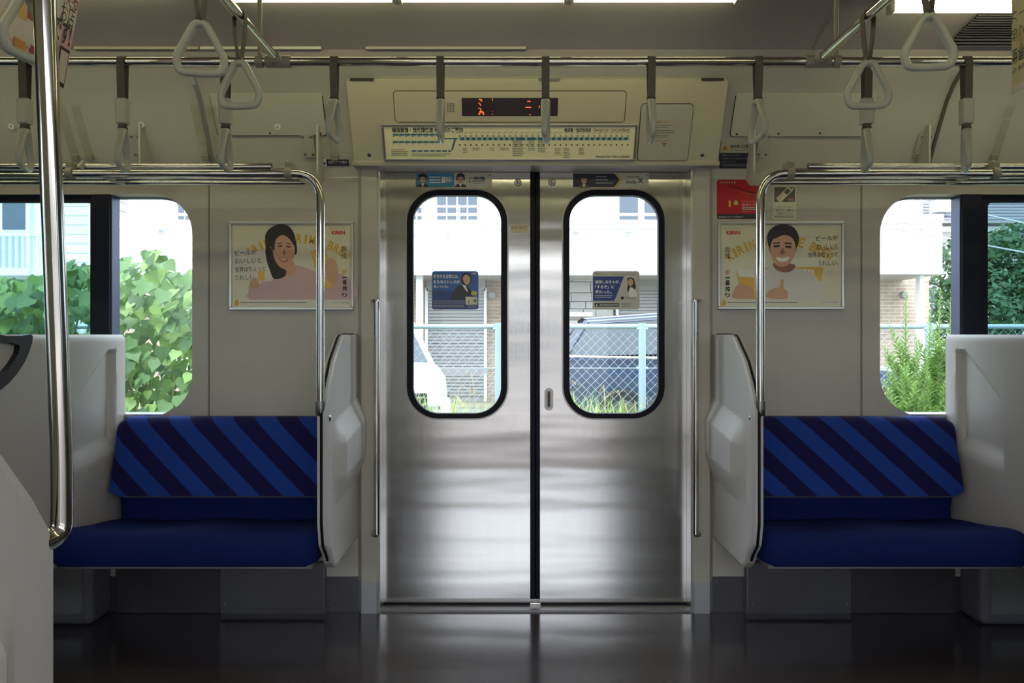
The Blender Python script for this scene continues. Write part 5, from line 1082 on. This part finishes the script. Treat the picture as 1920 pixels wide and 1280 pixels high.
# ---- parked cars
def car(label, loc, rz, paint, stations, roof, name='parked_car', grille=False, rails=False):
    """local x forward. stations: (x, half width, z bottom, z belt); roof: (x, half width, z)"""
    t = thing(name, loc, label, 'car'); R = Matrix.Rotation(rz, 4, 'Z'); L = Vector(loc)
    def W(x, y, z): return R @ Vector((x, y, z)) + L
    m = MB(); rings = []
    for x, w, zb, zt in stations: rings.append([W(x, y, z) for y, z in ((-w * 0.92, zb), (-w, zb + 0.18), (-w, zt - 0.22), (-w * 0.97, zt - 0.05), (-w * 0.86, zt), (0, zt + 0.03), (w * 0.86, zt), (w * 0.97, zt - 0.05), (w, zt - 0.22), (w, zb + 0.18), (w * 0.92, zb))])
    m.grid(rings); m.f.append(tuple(range(11))[::-1]); k = (len(stations) - 1) * 11; m.f.append(tuple(k + i for i in range(11))); m.build('body', paint, t, smooth=True, auto=38)
    belt = [(x, w * 0.9, z) for x, w, z, _ in roof]
    g = MB(); gl = [[W(xb, -wb, zb), W(xb, wb, zb)] for xb, wb, zb, _ in roof]
    lo = [(xb, wb, zb) for xb, wb, zb, _ in roof]; up = [(q[0], q[1], q[2]) for _, _, _, q in roof]
    for s in (-1, 1):
        g.grid([[W(x, s * w, z) for x, w, z in lo], [W(x, s * w, z) for x, w, z in up]], flip=s > 0)
    g.grid([[W(lo[0][0], -lo[0][1], lo[0][2]), W(lo[0][0], lo[0][1], lo[0][2])], [W(up[0][0], -up[0][1], up[0][2]), W(up[0][0], up[0][1], up[0][2])]]); g.grid([[W(lo[-1][0], -lo[-1][1], lo[-1][2]), W(lo[-1][0], lo[-1][1], lo[-1][2])], [W(up[-1][0], -up[-1][1], up[-1][2]), W(up[-1][0], up[-1][1], up[-1][2])]], flip=True)
    g.build('windows', mat('car_glass', (44, 50, 58), 0.06, spec=0.8), t)
    r = MB(); r.grid([[W(x, -w - 0.02, z - 0.03), W(x, -w * 0.9, z + 0.03), W(x, 0, z + 0.06), W(x, w * 0.9, z + 0.03), W(x, w + 0.02, z - 0.03)] for x, w, z in up]); r.build('roof', paint, t, smooth=True, auto=40)
    for i, (a, b) in enumerate(zip(lo, up)):
        if i in (0, len(lo) - 1) or i % 2 == 0:
            for s in (-1, 1): MB().tube([W(a[0], s * (a[1] + 0.005), a[2]), W(b[0], s * (b[1] + 0.005), b[2])], 0.035, 6).build('pillar', paint, t)
    xs = [s[0] for s in stations]; wd = max(s[1] for s in stations)
    for xx in (xs[0] + 0.78, xs[-1] - 0.8):
        for s in (-1, 1):
            wh = MB().lathe(W(xx, s * (wd - 0.17), 0.31), R @ Vector((0, s, 0)), [(0.29, 0), (0.31, 0.03), (0.31, 0.16), (0.28, 0.19), (0.2, 0.19)], 22).build('wheel', mat('tyre', (26, 26, 28), 0.8), t, smooth=True, auto=40)
            MB().lathe(W(xx, s * (wd - 0.17), 0.31), R @ Vector((0, s, 0)), [(0.19, 0.18), (0.19, 0.195), (0.05, 0.2)], 12).build('hub', 'steel', wh)
    return t, W
st_w = [(-2.0, 0.70, 0.30, 0.80), (-1.9, 0.80, 0.22, 0.93), (-0.9, 0.85, 0.2, 0.95), (0.6, 0.85, 0.2, 0.93), (1.1, 0.84, 0.2, 0.88), (1.7, 0.80, 0.22, 0.80), (1.92, 0.74, 0.25, 0.74), (2.02, 0.64, 0.28, 0.64)]
rf_w = [(-1.85, 0.74, 0.92, (-1.6, 0.60, 1.42)), (-0.6, 0.78, 0.95, (-0.7, 0.62, 1.50)), (0.3, 0.77, 0.93, (0.0, 0.60, 1.48)), (1.08, 0.72, 0.88, (0.35, 0.57, 1.40))]
cx = P(838, 0, 8.4).x - 1.24
wc, W = car('white parked car, nose on, behind the fence at the left door window', (cx, CAM.y + 8.4 + 1.68, GZ), -1.3, mat('white_paint', (236, 238, 240), 0.2, coat=0.6), st_w, rf_w)
MB().obox(W(1.95, 0, 0.0), (W(0, 1, 0) - W(0, 0, 0)), Z, (W(1, 0, 0) - W(0, 0, 0)), -0.52, 0.52, 0.28, 0.60, 0.0, 0.085).build('grille', 'dark_plastic', wc)
for i in range(4): MB().obox(W(1.95, 0, 0.0), (W(0, 1, 0) - W(0, 0, 0)), Z, (W(1, 0, 0) - W(0, 0, 0)), -0.50, 0.50, 0.32 + 0.075 * i, 0.34 + 0.075 * i, 0.08, 0.10).build('grille_bar', 'aluminium', wc)
for s in (-1, 1): MB().obox(W(1.86, 0, 0.0), (W(0, 1, 0) - W(0, 0, 0)), Z, (W(1, 0, 0) - W(0, 0, 0)), s * 0.63 - 0.10, s * 0.63 + 0.10, 0.56, 0.68, 0.0, 0.10).build('headlamp', mat('lamp_glass', (196, 206, 214), 0.1), wc, bevel=0.02)
for s in (-1, 1): MB().obox(W(1.8, 0, 0.0), (W(0, 1, 0) - W(0, 0, 0)), Z, (W(1, 0, 0) - W(0, 0, 0)), s * 0.66 - 0.13, s * 0.66 + 0.13, 0.22, 0.55, 0.0, 0.19).build('bumper_corner', 'white_paint', wc, bevel=0.05)
st_d = [(-2.25, 0.72, 0.30, 0.86), (-2.15, 0.82, 0.24, 0.98), (-1.0, 0.86, 0.2, 1.0), (0.7, 0.86, 0.2, 0.96), (1.2, 0.85, 0.2, 0.90), (1.9, 0.80, 0.24, 0.80), (2.15, 0.72, 0.28, 0.70)]
rf_d = [(-2.1, 0.76, 0.98, (-1.85, 0.64, 1.36)), (-1.0, 0.80, 1.0, (-1.0, 0.66, 1.42)), (-0.1, 0.80, 0.98, (-0.15, 0.66, 1.42)), (0.5, 0.79, 0.96, (0.3, 0.64, 1.38)), (1.15, 0.75, 0.90, (0.55, 0.60, 1.33))]
xa, xb = P(1030, 0, 8.8).x, P(1790, 0, 8.8).x
dc, W = car('dark blue parked car, side on, behind the fence at the right door window', ((xa + xb) / 2, CAM.y + 9.5, GZ), 0.0, mat('navy_paint', (52, 60, 82), 0.18, coat=0.8), st_d, rf_d)
MB().tube([W(-2.1, -0.83, 0.975), W(-1.0, -0.872, 0.955), W(0.7, -0.872, 0.905), W(1.2, -0.86, 0.865)], 0.016, 6).build('belt_moulding', 'chrome', dc)

# ---- the apartment house behind
mat('white_render', (238, 238, 238), 0.8, noise=(1.5, 0.03)); mat('shutter_grey', (160, 157, 155), 0.5); mat('window_glass', (74, 82, 96), 0.25, spec=0.8); mat('white_trim', (240, 240, 240), 0.6); mat('soffit', (170, 166, 162), 0.8)
brick_mat('tan_brick', (178, 156, 136), (164, 142, 124), (196, 184, 172), 1.0, 0.22, 0.065, 0.006); brick_mat('pale_brick', (240, 234, 230), (236, 226, 222), (206, 170, 164), 1.0, 0.42, 0.095, 0.006)
ap = thing('apartment_house', P(960, 0, 14) * 1.0, 'white apartment house with balcony wall, shutters and brick ground floor behind the fence', 'building'); ap.location.z = GZ
def boxp(name, x0, y0, x1, y1, d0, depth, m, parent=ap, bevel=0):
    a, b = P(x0, y1, d0), P(x1, y0, d0); return MB().box(a, (b.x, a.y + depth, b.z)).build(name, m, parent, bevel=bevel)
DF, DW = 13.0, 14.3
def to_ground(x0, y0, x1, d, depth, name, m):
    a, b = P(x0, y0, d), P(x1, y0, d); return MB().box((a.x, a.y, GZ), (b.x, a.y + depth, a.z)).build(name, m, ap)
boxp('balcony_wall', 219, 427, 1642, 515, DF, 0.16, 'white_render'); boxp('balcony_cap', 215, 412, 1642, 428, DF - 0.05, 0.26, 'white_trim')
boxp('balcony_wall', 1642, 416, 1767, 508, DF - 0.02, 0.5, 'pale_brick'); boxp('balcony_cap', 1642, 401, 1770, 417, DF - 0.06, 0.58, 'white_trim'); boxp('balcony_base', 1642, 504, 1769, 513, DF - 0.05, 0.55, 'white_trim')
boxp('balcony_floor', 219, 508, 1765, 515, DF + 0.1, 1.5, 'soffit')
for x, y in ((302, 435), (776, 441), (840, 440), (1080, 438), (1179, 438)):
    boxp('vent_hole', x - 5, y - 4, x + 4, y + 4, DF - 0.012, 0.03, 'grey_plastic')
for x in (1693, 1728): o_ = boxp('vent_hole', x - 10, 419, x + 10, 432, DF - 0.035, 0.03, 'pale_brick'); boxp('vent_opening', x - 3, 422, x + 3, 430, DF - 0.05, 0.03, 'grey_plastic', o_)
boxp('upper_wall', 240, 150, 1730, 420, DW, 0.3, 'white_render'); boxp('roof_slab', 200, 130, 1760, 150, DF, 4.0, 'soffit')
boxp('balcony_rail', 225, 399.5, 1690, 403.5, DF - 0.02, 0.05, 'white_trim')
def apt_window(x0, x1, y0, y1, mull):
    w = boxp('window', x0 - 3, y0 - 3, x1 + 3, y1 + 3, DW - 0.06, 0.1, 'white_trim')
    n = mull; wd = (x1 - x0) / n
    for i in range(n): boxp('pane', x0 + i * wd + 1.5, y0, x0 + (i + 1) * wd - 1.5, y1, DW - 0.075, 0.03, 'window_glass', w)
apt_window(770, 792, 330, 416, 2); apt_window(818, 896, 330, 416, 4); apt_window(1160, 1198, 330, 416, 1); apt_window(1207, 1245, 330, 416, 1); apt_window(330, 362, 372, 418, 2)
for x0 in (765, 812, 860, 905, 1066, 1150, 1240, 250, 330): boxp('balcony_rail_post', x0, 384, x0 + 2.4, 413, DF - 0.012, 0.03, 'white_trim')
boxp('balcony_rail', 760, 385, 912, 388, DF - 0.02, 0.05, 'white_trim')
# ground floor: brick walls, shutters, pillars, stone facing
to_ground(219, 515, 1742, DW + 0.1, 0.3, 'ground_wall', 'tan_brick')
for x0, x1, y0 in ((780, 792, 515), (1725, 1734, 515), (1500, 1512, 515), (560, 572, 515), (340, 352, 515)): to_ground(x0, y0, x1, DF + 0.25, 0.14, 'pillar', 'white_render')
def shutter(x0, x1, y0):
    a, b = P(x0, y0, DW), P(x1, y0, DW); s = MB().box((a.x, a.y + 0.02, GZ), (b.x, a.y + 0.09, a.z)).build('shutter', 'shutter_grey', ap); m = MB(); z = GZ + 0.1; n = 0
    while z < a.z - 0.03: m.obox((0, a.y, 0), X, Z, -Y, a.x + 0.03, b.x - 0.03, z, z + 0.042, -0.02, 0.016); z += 0.06
    m.build('slat_curtain', 'shutter_grey', s, kind='stuff')
    for c in (a.x, b.x): MB().box((c - 0.025, a.y - 0.03, GZ), (c + 0.025, a.y + 0.05, a.z + 0.04)).build('shutter_jamb', 'white_trim', s)
    MB().box((a.x, a.y - 0.03, a.z), (b.x, a.y + 0.05, a.z + 0.25)).build('shutter_box', 'shutter_grey', s)
shutter(800, 910, 545); shutter(1157, 1290, 545); shutter(1340, 1480, 545)
a, b = P(1010, 515, DW - 0.05), P(1150, 690, DW - 0.05); z = a.z; row = 0; sm = [mat('stone_a', (196, 192, 186), 0.9, noise=(9, 0.12)), mat('stone_b', (182, 178, 174), 0.9, noise=(9, 0.12)), mat('stone_c', (206, 202, 198), 0.9, noise=(9, 0.12))]
while z > GZ + 0.2:
    h = (0.13, 0.2, 0.16)[row % 3]; x = a.x - rng.uniform(0, 0.2)
    while x < b.x:
        w = rng.uniform(0.22, 0.48); e = min(x + w, b.x); MB().box((x + 0.006, a.y - 0.05 + rng.uniform(0, 0.02), z - h + 0.006), (e - 0.006, a.y + 0.12, z - 0.006)).build('stone', rng.choice(sm), ap); x = e + 1e-4
    z -= h; row += 1
for x in (923, 1693):
    p = P(x, 553, DW); MB().lathe(p, -Y, [(0.075, 0), (0.075, 0.06), (0.05, 0.09)], 16).build('wall_lamp', 'grey_plastic', ap, smooth=True, auto=40)
boxp('planter_kerb', 790, 690, 915, 700, 12.6, 0.2, 'concrete'); boxp('window_ledge', 1062, 585, 1111, 593, DW - 0.3, 0.3, 'white_trim')

# ---- siding house at the far left
D3 = 15.0
hs = thing('siding_house', P(100, 0, D3), 'white weatherboard house with balcony railing at the far left window', 'building'); hs.location.z = GZ
mat('white_siding', (236, 240, 244), 0.6); mat('shaded_siding', (206, 206, 210), 0.7)  # second tone is the white siding with the side wall's shade painted in
a, b = P(-220, 200, D3), P(196, 200, D3); MB().box((a.x, a.y + 0.03, GZ), (b.x, a.y + 1.15, a.z)).build('wall', 'white_siding', hs); MB().box((a.x - 0.3, a.y - 0.4, a.z), (b.x + 0.3, a.y + 1.6, a.z + 0.25)).build('roof', 'soffit', hs)
y = 300
while y < 530:
    boxp('plank', 112, y, 196, y + 17, D3, 0.04, 'white_siding', hs); c0 = P(196, y, D3); c1 = P(196, y + 17, D3); MB().box((c0.x, c0.y, c1.z + 0.006), (c0.x + 0.035, c0.y + 1.15, c0.z)).build('plank', 'shaded_siding', hs)
    boxp('plank_joint', 112, y + 16, 196, y + 17.4, D3 - 0.001, 0.03, 'shutter_grey', hs); y += 17.5
boxp('corner_board', 165, 300, 172, 520, D3 - 0.03, 0.05, 'white_trim', hs)
for x0, x1, y0, y1 in ((4, 48, 378, 430), (-70, -10, 378, 430)):
    w = boxp('window', x0 - 4, y0 - 6, x1 + 4, y1 + 6, D3 - 0.05, 0.07, 'white_trim', hs); boxp('pane', x0, y0, x1, y1, D3 - 0.07, 0.04, 'window_glass', w)
bw = thing('wood', (0, 0, 0)); bpy.data.objects.remove(bw)
boxp('balcony_slab', -150, 502, 108, 516, D3 - 1.1, 1.1, 'white_trim', hs); boxp('balcony_rail', -150, 437, 108, 442, D3 - 1.1, 0.06, 'white_trim', hs); boxp('balcony_back', -150, 442, 50, 502, D3 - 0.02, 0.03, mat('bluegrey_siding', (156, 166, 186), 0.7), hs)
x = -140
while x < 108: boxp('baluster', x, 442, x + 3, 502, D3 - 1.09, 0.04, 'white_trim', hs); x += 9.5 if x > 50 else 12
boxp('balcony_post', 48, 330, 56, 516, D3 - 1.13, 0.12, 'white_trim', hs)

# ---- roofs and wires at the far right
D4 = 26.0
rh = thing('tiled_roof_house', P(1850, 0, D4), 'grey roofed house behind the trees at the far right', 'building'); rh.location.z = GZ
boxp('wall', 1735, 408, 2100, 640, D4, 4.0, mat('tan_wall', (176, 170, 168), 0.8), rh); boxp('wall_band', 1735, 424, 1900, 434, D4 - 0.1, 0.2, 'white_trim', rh); boxp('window', 1905, 424, 1940, 440, D4 - 0.1, 0.2, 'window_glass', rh)
a, b = P(1725, 418, D4 - 0.6), P(2110, 418, D4 - 0.6); zt = P(0, 372, D4 + 2).z; m = MB(); m.add([(a.x, a.y, a.z), (b.x, a.y, a.z), (b.x, a.y + 2.6, zt), (a.x, a.y + 2.6, zt), (b.x, a.y + 5.2, a.z), (a.x, a.y + 5.2, a.z)], [(0, 1, 2, 3), (3, 2, 4, 5), (0, 3, 5), (1, 4, 2)]); m.build('roof', mat('roof_tile', (112, 110, 122), 0.7, noise=(2, 0.2)), rh)
for i in range(9):
    f_ = i / 8; MB().box((a.x, a.y + 2.6 * f_ - 0.04, a.z + (zt - a.z) * f_), (b.x, a.y + 2.6 * f_ + 0.04, a.z + (zt - a.z) * f_ + 0.05)).build('tile_row', mat('roof_tile_edge', (140, 134, 138), 0.7), rh)
boxp('dormer_wall', 1758, 374, 1790, 396, D4 - 0.3, 0.5, 'white_trim', rh)
for lab, pts in (('upper thin power line slanting across the right window', [(1600, 350), (1694, 369), (1796, 391), (1920, 418), (2100, 460)]), ('lower thin power line slanting across the right window', [(1500, 402), (1654, 425), (1796, 450), (1920, 473), (2100, 512)])):
    MB().tube([P(x, y, 10.5) for x, y in pts], 0.010, 6).build('power_line', mat('wire_grey', (190, 190, 196), 0.5), label=lab, cat='wire', group='power lines')
